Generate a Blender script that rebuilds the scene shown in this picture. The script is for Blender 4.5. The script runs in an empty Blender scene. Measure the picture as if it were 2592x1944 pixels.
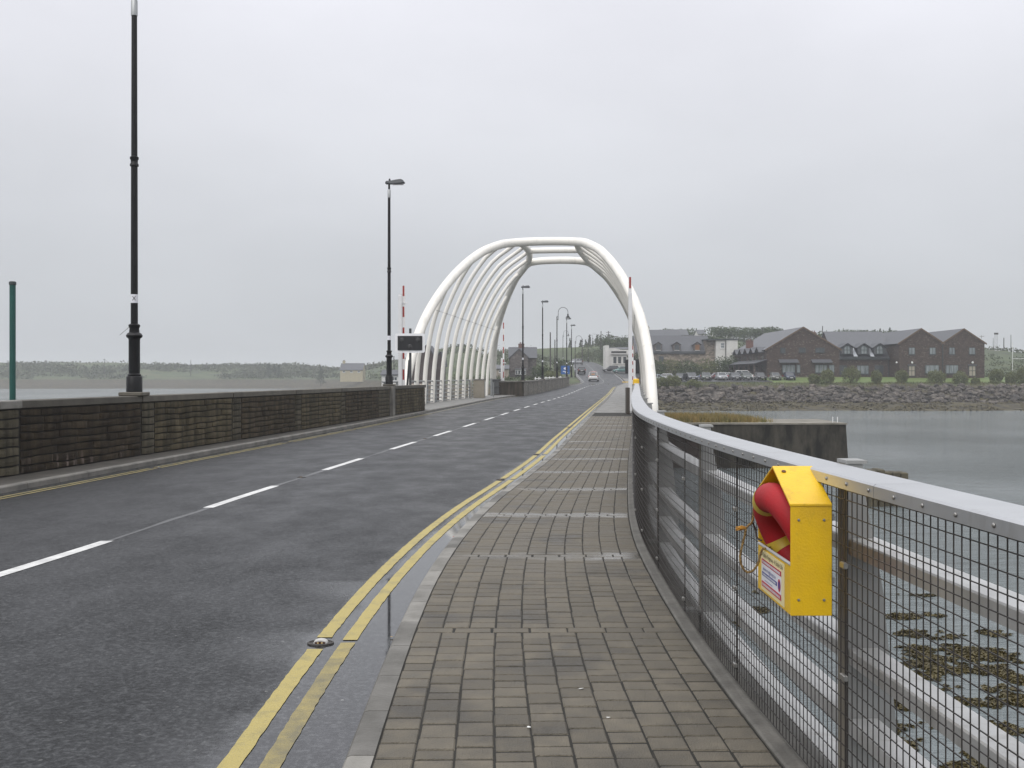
import bpy, bmesh, math, random
from mathutils import Vector, Matrix, noise
rnd = random.Random(11)
S = bpy.context.scene
C = S.collection
PI = math.pi
R = math.radians

# ------------------------------------------------------------------ camera
EYE = 1.62                       # metres above the footpath
F = 2700.0                       # focal length in pixels of the 2592 px wide frame
HOR = 953.0
cd = bpy.data.cameras.new('camera'); cam = bpy.data.objects.new('camera', cd); C.objects.link(cam)
cam.location = (0, 0, EYE); cam.rotation_euler = (R(90), 0, 0)
cd.sensor_width = 36; cd.lens = 36 * F / 2592; cd.shift_y = -(972 - HOR) / 2592
cd.clip_start = 0.05; cd.clip_end = 12000
S.camera = cam

# ------------------------------------------------------------------ sky
SUN_EL, SUN_AZ = R(50), R(207)
w = bpy.data.worlds.new('World'); S.world = w; w.use_nodes = True
nt = w.node_tree; nt.nodes.clear()
def N(t, kind, **kw):
    n = t.nodes.new(kind)
    for k, v in kw.items(): setattr(n, k, v)
    return n
out = N(nt, 'ShaderNodeOutputWorld')
sky = N(nt, 'ShaderNodeTexSky', sky_type='NISHITA', sun_disc=False, sun_elevation=SUN_EL, sun_rotation=SUN_AZ)
b1 = N(nt, 'ShaderNodeBackground'); b1.inputs[1].default_value = 0.08
nt.links.new(sky.outputs[0], b1.inputs[0])
tc = N(nt, 'ShaderNodeTexCoord'); sep = N(nt, 'ShaderNodeSeparateXYZ')
nt.links.new(tc.outputs['Generated'], sep.inputs[0])
mp = N(nt, 'ShaderNodeMapping'); mp.inputs['Scale'].default_value = (1.3, 1.3, 3.2)
nt.links.new(tc.outputs['Generated'], mp.inputs[0])
no = N(nt, 'ShaderNodeTexNoise'); no.inputs['Scale'].default_value = 1.15; no.inputs['Detail'].default_value = 5; no.inputs['Roughness'].default_value = 0.5
nt.links.new(mp.outputs[0], no.inputs['Vector'])
cl = N(nt, 'ShaderNodeMath', operation='MAXIMUM'); cl.inputs[1].default_value = 0; nt.links.new(sep.outputs[2], cl.inputs[0])
ramp = N(nt, 'ShaderNodeValToRGB')                    # overcast dome: about 2.5 times brighter overhead than at the horizon
e = ramp.color_ramp.elements
e[0].position = 0.0; e[0].color = (0.525, 0.547, 0.58, 1)
e[1].position = 1.0; e[1].color = (1.62, 1.63, 1.68, 1)
for p, c in ((0.08, (0.585, 0.602, 0.632)), (0.2, (0.71, 0.722, 0.76)), (0.34, (0.88, 0.885, 0.945)), (0.6, (1.19, 1.20, 1.26))):
    q = ramp.color_ramp.elements.new(p); q.color = (*c, 1)
nt.links.new(cl.outputs[0], ramp.inputs[0])
nm = N(nt, 'ShaderNodeMapRange'); nm.inputs[1].default_value = 0.3; nm.inputs[2].default_value = 0.7; nm.inputs[3].default_value = 0.88; nm.inputs[4].default_value = 1.11
nt.links.new(no.outputs['Fac'], nm.inputs[0])
vm = N(nt, 'ShaderNodeVectorMath', operation='SCALE'); nt.links.new(ramp.outputs[0], vm.inputs[0]); nt.links.new(nm.outputs[0], vm.inputs['Scale'])
b2 = N(nt, 'ShaderNodeBackground'); nt.links.new(vm.outputs[0], b2.inputs[0]); b2.inputs[1].default_value = 1.0
mx = N(nt, 'ShaderNodeMixShader'); mx.inputs[0].default_value = 0.94
nt.links.new(b1.outputs[0], mx.inputs[1]); nt.links.new(b2.outputs[0], mx.inputs[2]); nt.links.new(mx.outputs[0], out.inputs[0])

sl = bpy.data.lights.new('sun', 'SUN'); so = bpy.data.objects.new('sun', sl); C.objects.link(so)
sl.energy = 1.4; sl.angle = R(60); sl.color = (1, 0.97, 0.93)
so.rotation_euler = (R(40), 0, R(-27)); so.location = (0, 0, 60)

S.view_settings.view_transform = 'Standard'; S.view_settings.look = 'None'
S.view_settings.exposure = 0.0; S.view_settings.gamma = 1.0; S.view_settings.use_curve_mapping = False
S.render.engine = 'CYCLES'
S.cycles.max_bounces = 6; S.cycles.diffuse_bounces = 3; S.cycles.glossy_bounces = 3; S.cycles.transparent_max_bounces = 8
S.cycles.volume_bounces = 1

# ------------------------------------------------------------------ helpers
def W(px, py, Y):
    """world point of a photo pixel at depth Y"""
    return Vector(((px - 1296) / F * Y, Y, EYE - (py - HOR) / F * Y))

def curve(tab):
    """smooth interpolation through a table of (t, v)"""
    ts = [t for t, _ in tab]; vs = [v for _, v in tab]; n = len(ts); ms = []
    sl_ = [(vs[i+1]-vs[i])/(ts[i+1]-ts[i]) for i in range(n-1)]
    for i in range(n):
        if i == 0: ms.append(sl_[0])
        elif i == n-1: ms.append(sl_[-1])
        else:
            a, b = ts[i]-ts[i-1], ts[i+1]-ts[i]
            ms.append((sl_[i-1]*b + sl_[i]*a)/(a+b))
    def f(t):
        if t <= ts[0]: return vs[0] + ms[0]*(t-ts[0])
        if t >= ts[-1]: return vs[-1] + ms[-1]*(t-ts[-1])
        lo, hi = 0, n-1
        while hi-lo > 1:
            m = (lo+hi)//2
            if ts[m] <= t: lo = m
            else: hi = m
        h = ts[lo+1]-ts[lo]; u = (t-ts[lo])/h
        return ((2*u**3-3*u*u+1)*vs[lo] + (u**3-2*u*u+u)*h*ms[lo] + (-2*u**3+3*u*u)*vs[lo+1] + (u**3-u*u)*h*ms[lo+1])
    return f
def smooth(a, b, x):
    t = max(0.0, min(1.0, (x-a)/(b-a))); return t*t*(3-2*t)
def lerp(a, b, t): return a+(b-a)*t
def nz(x, y, z=0.0, s=1.0): return noise.noise(Vector((x*s, y*s, z*s)))

class MB:
    def __init__(s): s.v = []; s.f = []; s.m = []
    def add(s, vs, fs, mi=0):
        o = len(s.v); s.v += [tuple(p) for p in vs]
        for f in fs: s.f.append([i+o for i in f]); s.m.append(mi)
        return s
    def box(s, x0, x1, y0, y1, z0, z1, mi=0, ch=0.0):
        if ch:
            c = ch
            lo = [(x0+c, y0+c, z0), (x1-c, y0+c, z0), (x1-c, y1-c, z0), (x0+c, y1-c, z0)]
            m1 = [(x0, y0, z0+c), (x1, y0, z0+c), (x1, y1, z0+c), (x0, y1, z0+c)]
            m2 = [(x0, y0, z1-c), (x1, y0, z1-c), (x1, y1, z1-c), (x0, y1, z1-c)]
            hi = [(x0+c, y0+c, z1), (x1-c, y0+c, z1), (x1-c, y1-c, z1), (x0+c, y1-c, z1)]
            return s.loft([lo, m1, m2, hi], mi)
        vs = [(x0,y0,z0),(x1,y0,z0),(x1,y1,z0),(x0,y1,z0),(x0,y0,z1),(x1,y0,z1),(x1,y1,z1),(x0,y1,z1)]
        return s.add(vs, [(0,3,2,1),(4,5,6,7),(0,1,5,4),(1,2,6,5),(2,3,7,6),(3,0,4,7)], mi)
    def loft(s, rings, mi=0, caps=True, closed=True):
        n = len(rings[0]); vs = [p for r in rings for p in r]; fs = []
        for k in range(len(rings)-1):
            for i in range(n if closed else n-1):
                j = (i+1) % n
                fs.append((k*n+i, k*n+j, (k+1)*n+j, (k+1)*n+i))
        if caps:
            fs.append(tuple(reversed(range(n)))); fs.append(tuple((len(rings)-1)*n+i for i in range(n)))
        return s.add(vs, fs, mi)
    def tube(s, pts, r, seg=8, mi=0, caps=True):
        pts = [Vector(p) for p in pts]; rings = []; n = len(pts)
        t0 = (pts[1]-pts[0]).normalized()
        u = t0.orthogonal().normalized()
        for i, p in enumerate(pts):
            t = (pts[min(i+1, n-1)]-pts[max(i-1, 0)]).normalized()
            u = (u - t*u.dot(t)).normalized(); v = t.cross(u)
            rr = r[i] if isinstance(r, (list, tuple)) else r
            rings.append([p + (u*math.cos(2*PI*k/seg) + v*math.sin(2*PI*k/seg))*rr for k in range(seg)])
        return s.loft(rings, mi, caps)
    def lathe(s, prof, seg=14, c=(0,0,0), mi=0):
        return s.loft([[(c[0]+r*math.cos(2*PI*k/seg), c[1]+r*math.sin(2*PI*k/seg), c[2]+z) for k in range(seg)] for r, z in prof], mi)
    def extrude(s, poly, d, mi=0):
        d = Vector(d); a = [Vector(p) for p in poly]
        return s.loft([a, [p+d for p in a]], mi)
    def mesh(s, name, mats, sm=False):
        me = bpy.data.meshes.new(name); me.from_pydata(s.v, [], s.f)
        for m in (mats if isinstance(mats, (list, tuple)) else [mats]): me.materials.append(m)
        if any(s.m): me.polygons.foreach_set('material_index', s.m)
        if sm:
            me.polygons.foreach_set('use_smooth', [True]*len(s.f))
        me.update(); return me
    def build(s, name, mats, parent=None, sm=False, loc=None, rotz=0.0, angle=None):
        me = s.mesh(name, mats, sm)
        if sm:
            bm = bmesh.new(); bm.from_mesh(me)
            bmesh.ops.recalc_face_normals(bm, faces=bm.faces)
            lim = angle or R(40)
            for ed in bm.edges:
                if len(ed.link_faces) == 2 and ed.calc_face_angle(0) > lim: ed.smooth = False
            bm.to_mesh(me); bm.free()
        else:
            bm = bmesh.new(); bm.from_mesh(me); bmesh.ops.recalc_face_normals(bm, faces=bm.faces); bm.to_mesh(me); bm.free()
        return put(name, me, parent, loc, rotz)
def put(name, me, parent=None, loc=None, rotz=0.0):
    o = bpy.data.objects.new(name, me); C.objects.link(o); o.parent = parent
    if loc is not None: o.location = loc
    if rotz: o.rotation_euler = (0, 0, rotz)
    return o
def tag(o, label=None, cat=None, group=None, kind=None):
    if label: o['label'] = label
    if cat: o['category'] = cat
    if group: o['group'] = group
    if kind: o['kind'] = kind
    return o
def thing(name, label, cat, loc=(0,0,0), rotz=0.0, group=None):
    o = bpy.data.objects.new(name, None); C.objects.link(o); o.location = loc; o.rotation_euler = (0, 0, rotz); o.empty_display_size = .2
    return tag(o, label, cat, group)
def copy_tree(o, parent=None):
    c = o.copy(); C.objects.link(c); c.parent = parent
    for ch in list(o.children): copy_tree(ch, c)
    return c
def struct(o): o['kind'] = 'structure'; return o

# ------------------------------------------------------------------ materials
MATS = {}
def mat(name, col, rough=.7, col2=None, scale=4.0, bump=0.0, bscale=None, metal=0.0, spec=.5, rand=0.0, coat=0.0, pos=False, stretch=None, contrast=(.35,.65), rvar=0.0, emit=None):
    if name in MATS: return MATS[name]
    m = bpy.data.materials.new(name); m.use_nodes = True; t = m.node_tree
    p = t.nodes['Principled BSDF']; MATS[name] = m
    p.inputs['Roughness'].default_value = rough; p.inputs['Metallic'].default_value = metal
    p.inputs['Specular IOR Level'].default_value = spec; p.inputs['Coat Weight'].default_value = coat
    p.inputs['Base Color'].default_value = (*col, 1)
    if pos: cs = N(t, 'ShaderNodeNewGeometry').outputs['Position']
    else: cs = N(t, 'ShaderNodeTexCoord').outputs['Object']
    if stretch:
        mpn = N(t, 'ShaderNodeMapping'); mpn.inputs['Scale'].default_value = stretch; t.links.new(cs, mpn.inputs[0]); cs = mpn.outputs[0]
    csock = None
    if col2 or rvar:
        n = N(t, 'ShaderNodeTexNoise'); n.inputs['Scale'].default_value = scale; n.inputs['Detail'].default_value = 8; n.inputs['Roughness'].default_value = .62
        t.links.new(cs, n.inputs['Vector'])
        mr = N(t, 'ShaderNodeMapRange'); mr.inputs[1].default_value = contrast[0]; mr.inputs[2].default_value = contrast[1]
        t.links.new(n.outputs['Fac'], mr.inputs[0])
        if col2:
            mixn = N(t, 'ShaderNodeMix', data_type='RGBA'); mixn.inputs[6].default_value = (*col, 1); mixn.inputs[7].default_value = (*col2, 1)
            t.links.new(mr.outputs[0], mixn.inputs[0]); csock = mixn.outputs[2]
        if rvar:
            rr = N(t, 'ShaderNodeMapRange'); rr.inputs[3].default_value = rough-rvar; rr.inputs[4].default_value = rough+rvar
            t.links.new(mr.outputs[0], rr.inputs[0]); t.links.new(rr.outputs[0], p.inputs['Roughness'])
    if rand:
        oi = N(t, 'ShaderNodeObjectInfo'); rm = N(t, 'ShaderNodeMapRange'); rm.inputs[3].default_value = 1-rand; rm.inputs[4].default_value = 1+rand
        t.links.new(oi.outputs['Random'], rm.inputs[0])
        sc = N(t, 'ShaderNodeVectorMath', operation='SCALE'); t.links.new(rm.outputs[0], sc.inputs['Scale'])
        if csock: t.links.new(csock, sc.inputs[0])
        else: sc.inputs[0].default_value = col
        csock = sc.outputs[0]
    if csock: t.links.new(csock, p.inputs['Base Color'])
    if bump:
        n2 = N(t, 'ShaderNodeTexNoise'); n2.inputs['Scale'].default_value = bscale or scale*4; n2.inputs['Detail'].default_value = 6
        t.links.new(cs, n2.inputs['Vector'])
        bp = N(t, 'ShaderNodeBump'); bp.inputs['Strength'].default_value = bump; bp.inputs['Distance'].default_value = .02
        t.links.new(n2.outputs['Fac'], bp.inputs['Height']); t.links.new(bp.outputs[0], p.inputs['Normal'])
    return m

def asphalt_material():
    m = bpy.data.materials.new('wet_asphalt'); m.use_nodes = True; t = m.node_tree; p = t.nodes['Principled BSDF']
    g = N(t, 'ShaderNodeNewGeometry').outputs['Position']
    fine = N(t, 'ShaderNodeTexNoise'); fine.inputs['Scale'].default_value = 34; fine.inputs['Detail'].default_value = 4; fine.inputs['Roughness'].default_value = .72
    t.links.new(g, fine.inputs['Vector'])
    chip = N(t, 'ShaderNodeTexVoronoi'); chip.inputs['Scale'].default_value = 70; t.links.new(g, chip.inputs['Vector'])
    big = N(t, 'ShaderNodeTexNoise'); big.inputs['Scale'].default_value = .55; big.inputs['Detail'].default_value = 9; big.inputs['Roughness'].default_value = .66
    mpn = N(t, 'ShaderNodeMapping'); mpn.inputs['Scale'].default_value = (2.6, 1.5, 1); mpn.inputs['Rotation'].default_value = (0, 0, R(6)); t.links.new(g, mpn.inputs[0]); t.links.new(mpn.outputs[0], big.inputs['Vector'])
    cr = N(t, 'ShaderNodeValToRGB'); e = cr.color_ramp.elements
    e[0].position = .36; e[0].color = (.003, .0032, .0035, 1); e[1].position = .66; e[1].color = (.062, .064, .066, 1)
    q = e.new(.5); q.color = (.017, .018, .0195, 1)
    t.links.new(fine.outputs['Fac'], cr.inputs[0])
    cb = N(t, 'ShaderNodeMapRange'); cb.inputs[1].default_value = .3; cb.inputs[2].default_value = .7; cb.inputs[3].default_value = .95; cb.inputs[4].default_value = 1.1
    t.links.new(big.outputs['Fac'], cb.inputs[0])
    # sparse pale stone chips
    st = N(t, 'ShaderNodeMapRange'); st.inputs[1].default_value = .94; st.inputs[2].default_value = .985; t.links.new(chip.outputs['Color'], st.inputs[0])
    sv = N(t, 'ShaderNodeVectorMath', operation='SCALE'); t.links.new(cr.outputs[0], sv.inputs[0]); t.links.new(cb.outputs[0], sv.inputs['Scale'])
    mixn = N(t, 'ShaderNodeMix', data_type='RGBA'); mixn.inputs[7].default_value = (.15, .15, .145, 1)
    t.links.new(st.outputs[0], mixn.inputs[0]); t.links.new(sv.outputs[0], mixn.inputs[6]); t.links.new(mixn.outputs[2], p.inputs['Base Color'])
    rr = N(t, 'ShaderNodeMapRange'); rr.inputs[1].default_value = .36; rr.inputs[2].default_value = .64; rr.inputs[3].default_value = .50; rr.inputs[4].default_value = .34
    t.links.new(big.outputs['Fac'], rr.inputs[0])
    at = N(t, 'ShaderNodeAttribute', attribute_name='wet')            # water standing in the gutter
    mixr = N(t, 'ShaderNodeMix'); mixr.inputs[3].default_value = .04; t.links.new(at.outputs['Fac'], mixr.inputs[0]); t.links.new(rr.outputs[0], mixr.inputs[2]); t.links.new(mixr.outputs[0], p.inputs['Roughness'])
    spc = N(t, 'ShaderNodeMapRange'); spc.inputs[3].default_value = .21; spc.inputs[4].default_value = .5; t.links.new(at.outputs['Fac'], spc.inputs[0]); t.links.new(spc.outputs[0], p.inputs['Specular IOR Level'])
    bp = N(t, 'ShaderNodeBump'); bp.inputs['Distance'].default_value = .013
    bs = N(t, 'ShaderNodeMapRange'); bs.inputs[3].default_value = .8; bs.inputs[4].default_value = .0; t.links.new(at.outputs['Fac'], bs.inputs[0])
    bw = N(t, 'ShaderNodeMapRange'); bw.inputs[1].default_value = .4; bw.inputs[2].default_value = .62; bw.inputs[3].default_value = 1.0; bw.inputs[4].default_value = .8; t.links.new(big.outputs['Fac'], bw.inputs[0])
    bm_ = N(t, 'ShaderNodeMath', operation='MULTIPLY'); t.links.new(bs.outputs[0], bm_.inputs[0]); t.links.new(bw.outputs[0], bm_.inputs[1]); t.links.new(bm_.outputs[0], bp.inputs['Strength'])
    t.links.new(fine.outputs['Fac'], bp.inputs['Height']); t.links.new(bp.outputs[0], p.inputs['Normal'])
    return m
def damp_paving(m, amount=1.0):
    # standing damp on the soldier courses every 2.83 m and in blotches: glossier and a little darker, flatter relief
    t = m.node_tree; p = t.nodes['Principled BSDF']
    g = N(t, 'ShaderNodeNewGeometry').outputs['Position']; sp = N(t, 'ShaderNodeSeparateXYZ'); t.links.new(g, sp.inputs[0])
    def mth(op, a, b=None, c=None):
        n = N(t, 'ShaderNodeMath', operation=op)
        for i, v in enumerate((a, b, c)):
            if v is None: continue
            if isinstance(v, (int, float)): n.inputs[i].default_value = v
            else: t.links.new(v, n.inputs[i])
        return n.outputs[0]
    def rng(v, a, b, c=0.0, d=1.0):
        n = N(t, 'ShaderNodeMapRange', interpolation_type='SMOOTHSTEP'); n.inputs[1].default_value = a; n.inputs[2].default_value = b; n.inputs[3].default_value = c; n.inputs[4].default_value = d; t.links.new(v, n.inputs[0]); return n.outputs[0]
    n1 = N(t, 'ShaderNodeTexNoise'); n1.inputs['Scale'].default_value = 1.3; n1.inputs['Detail'].default_value = 5; t.links.new(g, n1.inputs['Vector'])
    n2 = N(t, 'ShaderNodeTexNoise'); n2.inputs['Scale'].default_value = .55; n2.inputs['Detail'].default_value = 3; t.links.new(g, n2.inputs['Vector'])
    ph = mth('MULTIPLY_ADD', sp.outputs[1], 1/2.83, -6.82/2.83+.5)
    d = mth('MULTIPLY', mth('ABSOLUTE', mth('SUBTRACT', mth('FRACT', ph), .5)), 2.83)
    d = mth('MULTIPLY_ADD', mth('SUBTRACT', n1.outputs['Fac'], .5), .55, d)
    band = mth('MULTIPLY', rng(d, .27, .08), rng(n2.outputs['Fac'], .35, .48))
    far_ = rng(sp.outputs[1], 7.6, 9.0)
    wet = mth('MULTIPLY', mth('MULTIPLY', band, far_), amount)
    blot = mth('MULTIPLY', rng(n1.outputs['Fac'], .52, .66), .55)
    # colour
    src = p.inputs['Base Color'].links[0].from_socket
    k = mth('MULTIPLY', mth('SUBTRACT', 1.0, mth('MULTIPLY', wet, .25)), mth('SUBTRACT', 1.0, mth('MULTIPLY', blot, .75)))
    sc = N(t, 'ShaderNodeVectorMath', operation='SCALE'); t.links.new(src, sc.inputs[0]); t.links.new(k, sc.inputs['Scale']); t.links.new(sc.outputs[0], p.inputs['Base Color'])
    rs = p.inputs['Roughness'].links[0].from_socket
    mixr = N(t, 'ShaderNodeMix'); t.links.new(wet, mixr.inputs[0]); t.links.new(mth('SUBTRACT', rs, mth('MULTIPLY', blot, .25)), mixr.inputs[2]); mixr.inputs[3].default_value = .07; t.links.new(mixr.outputs[0], p.inputs['Roughness'])
    bp = p.inputs['Normal'].links[0].from_node; t.links.new(mth('MULTIPLY_ADD', wet, -.72, .8), bp.inputs['Strength'])
def water_material():
    m = bpy.data.materials.new('sea_water'); m.use_nodes = True; t = m.node_tree; p = t.nodes['Principled BSDF']
    p.inputs['Base Color'].default_value = (.16, .185, .19, 1); p.inputs['Roughness'].default_value = .06; p.inputs['IOR'].default_value = 1.33
    g = N(t, 'ShaderNodeNewGeometry').outputs['Position']
    mpn = N(t, 'ShaderNodeMapping'); mpn.inputs['Scale'].default_value = (.55, 1.25, 1); mpn.inputs['Rotation'].default_value = (0, 0, R(-14)); t.links.new(g, mpn.inputs[0])
    n1 = N(t, 'ShaderNodeTexNoise'); n1.inputs['Scale'].default_value = .9; n1.inputs['Detail'].default_value = 7; n1.inputs['Roughness'].default_value = .68; t.links.new(mpn.outputs[0], n1.inputs['Vector'])
    n2 = N(t, 'ShaderNodeTexNoise'); n2.inputs['Scale'].default_value = .035; n2.inputs['Detail'].default_value = 3; t.links.new(g, n2.inputs['Vector'])
    mr = N(t, 'ShaderNodeMapRange'); mr.inputs[1].default_value = .35; mr.inputs[2].default_value = .65; mr.inputs[3].default_value = .25; mr.inputs[4].default_value = 1.0; t.links.new(n2.outputs['Fac'], mr.inputs[0])
    # sheltered water close to the bridge lies calmer
    sp = N(t, 'ShaderNodeSeparateXYZ'); t.links.new(g, sp.inputs[0])
    ca = N(t, 'ShaderNodeMapRange'); ca.inputs[1].default_value = 18; ca.inputs[2].default_value = 45; ca.inputs[3].default_value = .42; ca.inputs[4].default_value = 1; t.links.new(sp.outputs[1], ca.inputs[0])
    mu = N(t, 'ShaderNodeMath', operation='MULTIPLY'); t.links.new(mr.outputs[0], mu.inputs[0]); t.links.new(ca.outputs[0], mu.inputs[1])
    bp = N(t, 'ShaderNodeBump'); bp.inputs['Distance'].default_value = .95
    t.links.new(mu.outputs[0], bp.inputs['Strength']); t.links.new(n1.outputs['Fac'], bp.inputs['Height']); t.links.new(bp.outputs[0], p.inputs['Normal'])
    return m
def stone_material(name, base, light, scale=2.2, amount=.12, mortar=(.16,.15,.14), dark=.55):
    """random rubble seen from afar: per-stone tone and a few pale stones"""
    m = bpy.data.materials.new(name); m.use_nodes = True; t = m.node_tree; p = t.nodes['Principled BSDF']; p.inputs['Roughness'].default_value = .75
    g = N(t, 'ShaderNodeTexCoord').outputs['Object']
    mpn = N(t, 'ShaderNodeMapping'); mpn.inputs['Scale'].default_value = (1, 1, 1.9); t.links.new(g, mpn.inputs[0])
    vo = N(t, 'ShaderNodeTexVoronoi'); vo.inputs['Scale'].default_value = scale; t.links.new(mpn.outputs[0], vo.inputs['Vector'])
    sx = N(t, 'ShaderNodeSeparateColor'); t.links.new(vo.outputs['Color'], sx.inputs[0])
    a = N(t, 'ShaderNodeMix', data_type='RGBA'); a.inputs[6].default_value = tuple(c*dark for c in base)+(1,); a.inputs[7].default_value = tuple(c*1.4 for c in base)+(1,)
    t.links.new(sx.outputs[0], a.inputs[0])
    th = N(t, 'ShaderNodeMapRange'); th.inputs[1].default_value = 1-amount; th.inputs[2].default_value = 1-amount*.6; t.links.new(sx.outputs[1], th.inputs[0])
    b = N(t, 'ShaderNodeMix', data_type='RGBA'); b.inputs[7].default_value = (*light, 1); t.links.new(th.outputs[0], b.inputs[0]); t.links.new(a.outputs[2], b.inputs[6])
    t.links.new(b.outputs[2], p.inputs['Base Color'])
    bp = N(t, 'ShaderNodeBump'); bp.inputs['Strength'].default_value = .4; bp.inputs['Distance'].default_value = .04
    t.links.new(vo.outputs['Distance'], bp.inputs['Height']); t.links.new(bp.outputs[0], p.inputs['Normal'])
    return m
def leaf_material(name, c1, c2, scale=.8):
    m = mat(name, c1, .55, c2, scale, pos=True, spec=.3, contrast=(.3,.7))
    p = m.node_tree.nodes['Principled BSDF']
    return m
def wall_material(name, c1, c2, stain=0.0):
    m = wm_base(name, c1, c2)
    t = m.node_tree; p = t.nodes['Principled BSDF']; src = p.inputs['Base Color'].links[0].from_socket
    g = N(t, 'ShaderNodeNewGeometry').outputs['Position']; mpn = N(t, 'ShaderNodeMapping'); mpn.inputs['Scale'].default_value = (5, 5, .55); t.links.new(g, mpn.inputs[0])
    n = N(t, 'ShaderNodeTexNoise'); n.inputs['Scale'].default_value = 1.0; n.inputs['Detail'].default_value = 5; t.links.new(mpn.outputs[0], n.inputs['Vector'])
    mr = N(t, 'ShaderNodeMapRange'); mr.inputs[1].default_value = .35; mr.inputs[2].default_value = .65; mr.inputs[3].default_value = .55; mr.inputs[4].default_value = 1.45; t.links.new(n.outputs['Fac'], mr.inputs[0])
    sc = N(t, 'ShaderNodeVectorMath', operation='SCALE'); t.links.new(src, sc.inputs[0]); t.links.new(mr.outputs[0], sc.inputs['Scale']); t.links.new(sc.outputs[0], p.inputs['Base Color'])
    return wm_stain(m, stain)
def wm_base(name, c1, c2):
    return mat(name, c1, .82, c2, 3.2, bump=.8, bscale=34, rand=.2, pos=True, spec=.22, contrast=(.3,.7))
def wm_stain(m, stain):
    if stain:
        t = m.node_tree; p = t.nodes['Principled BSDF']; src = p.inputs['Base Color'].links[0].from_socket
        g = N(t, 'ShaderNodeNewGeometry').outputs['Position']
        mpn = N(t, 'ShaderNodeMapping'); mpn.inputs['Scale'].default_value = (6, 6, .9); t.links.new(g, mpn.inputs[0])
        n = N(t, 'ShaderNodeTexNoise'); n.inputs['Scale'].default_value = 1.0; n.inputs['Detail'].default_value = 4; t.links.new(mpn.outputs[0], n.inputs['Vector'])
        mr = N(t, 'ShaderNodeMapRange'); mr.inputs[1].default_value = .56; mr.inputs[2].default_value = .72; t.links.new(n.outputs['Fac'], mr.inputs[0])
        sp = N(t, 'ShaderNodeSeparateXYZ'); t.links.new(g, sp.inputs[0])
        zr = N(t, 'ShaderNodeMapRange'); zr.inputs[1].default_value = .34; zr.inputs[2].default_value = .12; t.links.new(sp.outputs[2], zr.inputs[0])
        mu = N(t, 'ShaderNodeMath', operation='MULTIPLY'); t.links.new(mr.outputs[0], mu.inputs[0]); t.links.new(zr.outputs[0], mu.inputs[1])
        m2 = N(t, 'ShaderNodeMath', operation='MULTIPLY'); t.links.new(mu.outputs[0], m2.inputs[0]); m2.inputs[1].default_value = stain
        mx_ = N(t, 'ShaderNodeMix', data_type='RGBA'); mx_.inputs[7].default_value = (.34, .27, .24, 1); t.links.new(m2.outputs[0], mx_.inputs[0]); t.links.new(src, mx_.inputs[6])
        t.links.new(mx_.outputs[2], p.inputs['Base Color'])
    return m

ASPH = asphalt_material(); WATER = water_material()
CONC = mat('weathered_concrete', (.20,.19,.17), .75, (.11,.105,.095), 2.5, bump=.35, bscale=40, pos=True)
CONC_L = mat('pale_concrete', (.22,.21,.19), .7, (.13,.125,.112), 2.0, bump=.3, bscale=50, rand=.34, pos=True, rvar=.15)
CONC_D = mat('damp_concrete', (.09,.082,.07), .6, (.045,.042,.036), 1.6, bump=.4, bscale=30, pos=True)
PAVER = mat('paver_block', (.100,.087,.064), .62, (.162,.142,.107), 7, bump=.8, bscale=120, rand=.17, pos=True, rvar=.14)
PAVER2 = mat('paver_block_far', (.108,.094,.070), .6, (.154,.136,.103), 3, bump=.6, bscale=110, pos=True, rvar=.14)
damp_paving(PAVER); damp_paving(PAVER2)
SAND = mat('joint_sand', (.024,.021,.016), .9, (.012,.012,.009), 12, bump=.4, bscale=90, pos=True)
PUDDLE = mat('puddle_water', (.03,.031,.033), .035, (.045,.046,.048), 3, spec=.5, pos=True)
PUDDLE_P = mat('puddle_on_paving', (.13,.125,.115), .05, (.17,.16,.145), 5, pos=True)
YEL = mat('yellow_road_paint', (.40,.325,.105), .55, (.27,.23,.10), 7, bump=.5, bscale=70, pos=True, contrast=(.5,.72))
YEL_D = mat('yellow_road_paint_dull', (.34,.275,.095), .55, (.17,.15,.085), 5, bump=.5, bscale=70, pos=True)
WHT = mat('white_road_paint', (.72,.72,.70), .5, (.50,.50,.49), 6, bump=.4, bscale=80, pos=True)
WHT_D = mat('worn_white_paint', (.40,.40,.39), .5, (.14,.14,.14), 5, bump=.4, bscale=80, pos=True)
GALV = mat('galvanised_rail', (.60,.60,.59), .45, (.47,.47,.46), 3, metal=.4, pos=True)
GALV_TOP = mat('handrail_plate', (.55,.56,.57), .38, (.47,.48,.49), 1.5, metal=.7, pos=True)
FINM = mat('post_steel', (.36,.36,.35), .5, (.28,.28,.27), 3, metal=.3, pos=True)
WIRE = mat('mesh_wire', (.05,.045,.042), .45, metal=.3)
RIVET = mat('rivet_steel', (.35,.34,.32), .35, metal=.8)
BLACKP = mat('black_paint', (.005,.005,.0055), .38, (.009,.0085,.009), 3, spec=.3)
WHITEP = mat('arch_white_paint', (.86,.83,.765), .38, (.66,.64,.58), 1.1, coat=.1, stretch=(1.6,1.6,.22), contrast=(.52,.80))
YBOX = mat('yellow_plastic', (.80,.50,.010), .42, (.66,.40,.020), 5, bump=.15, bscale=120, rvar=.1, contrast=(.42,.75))
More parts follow.
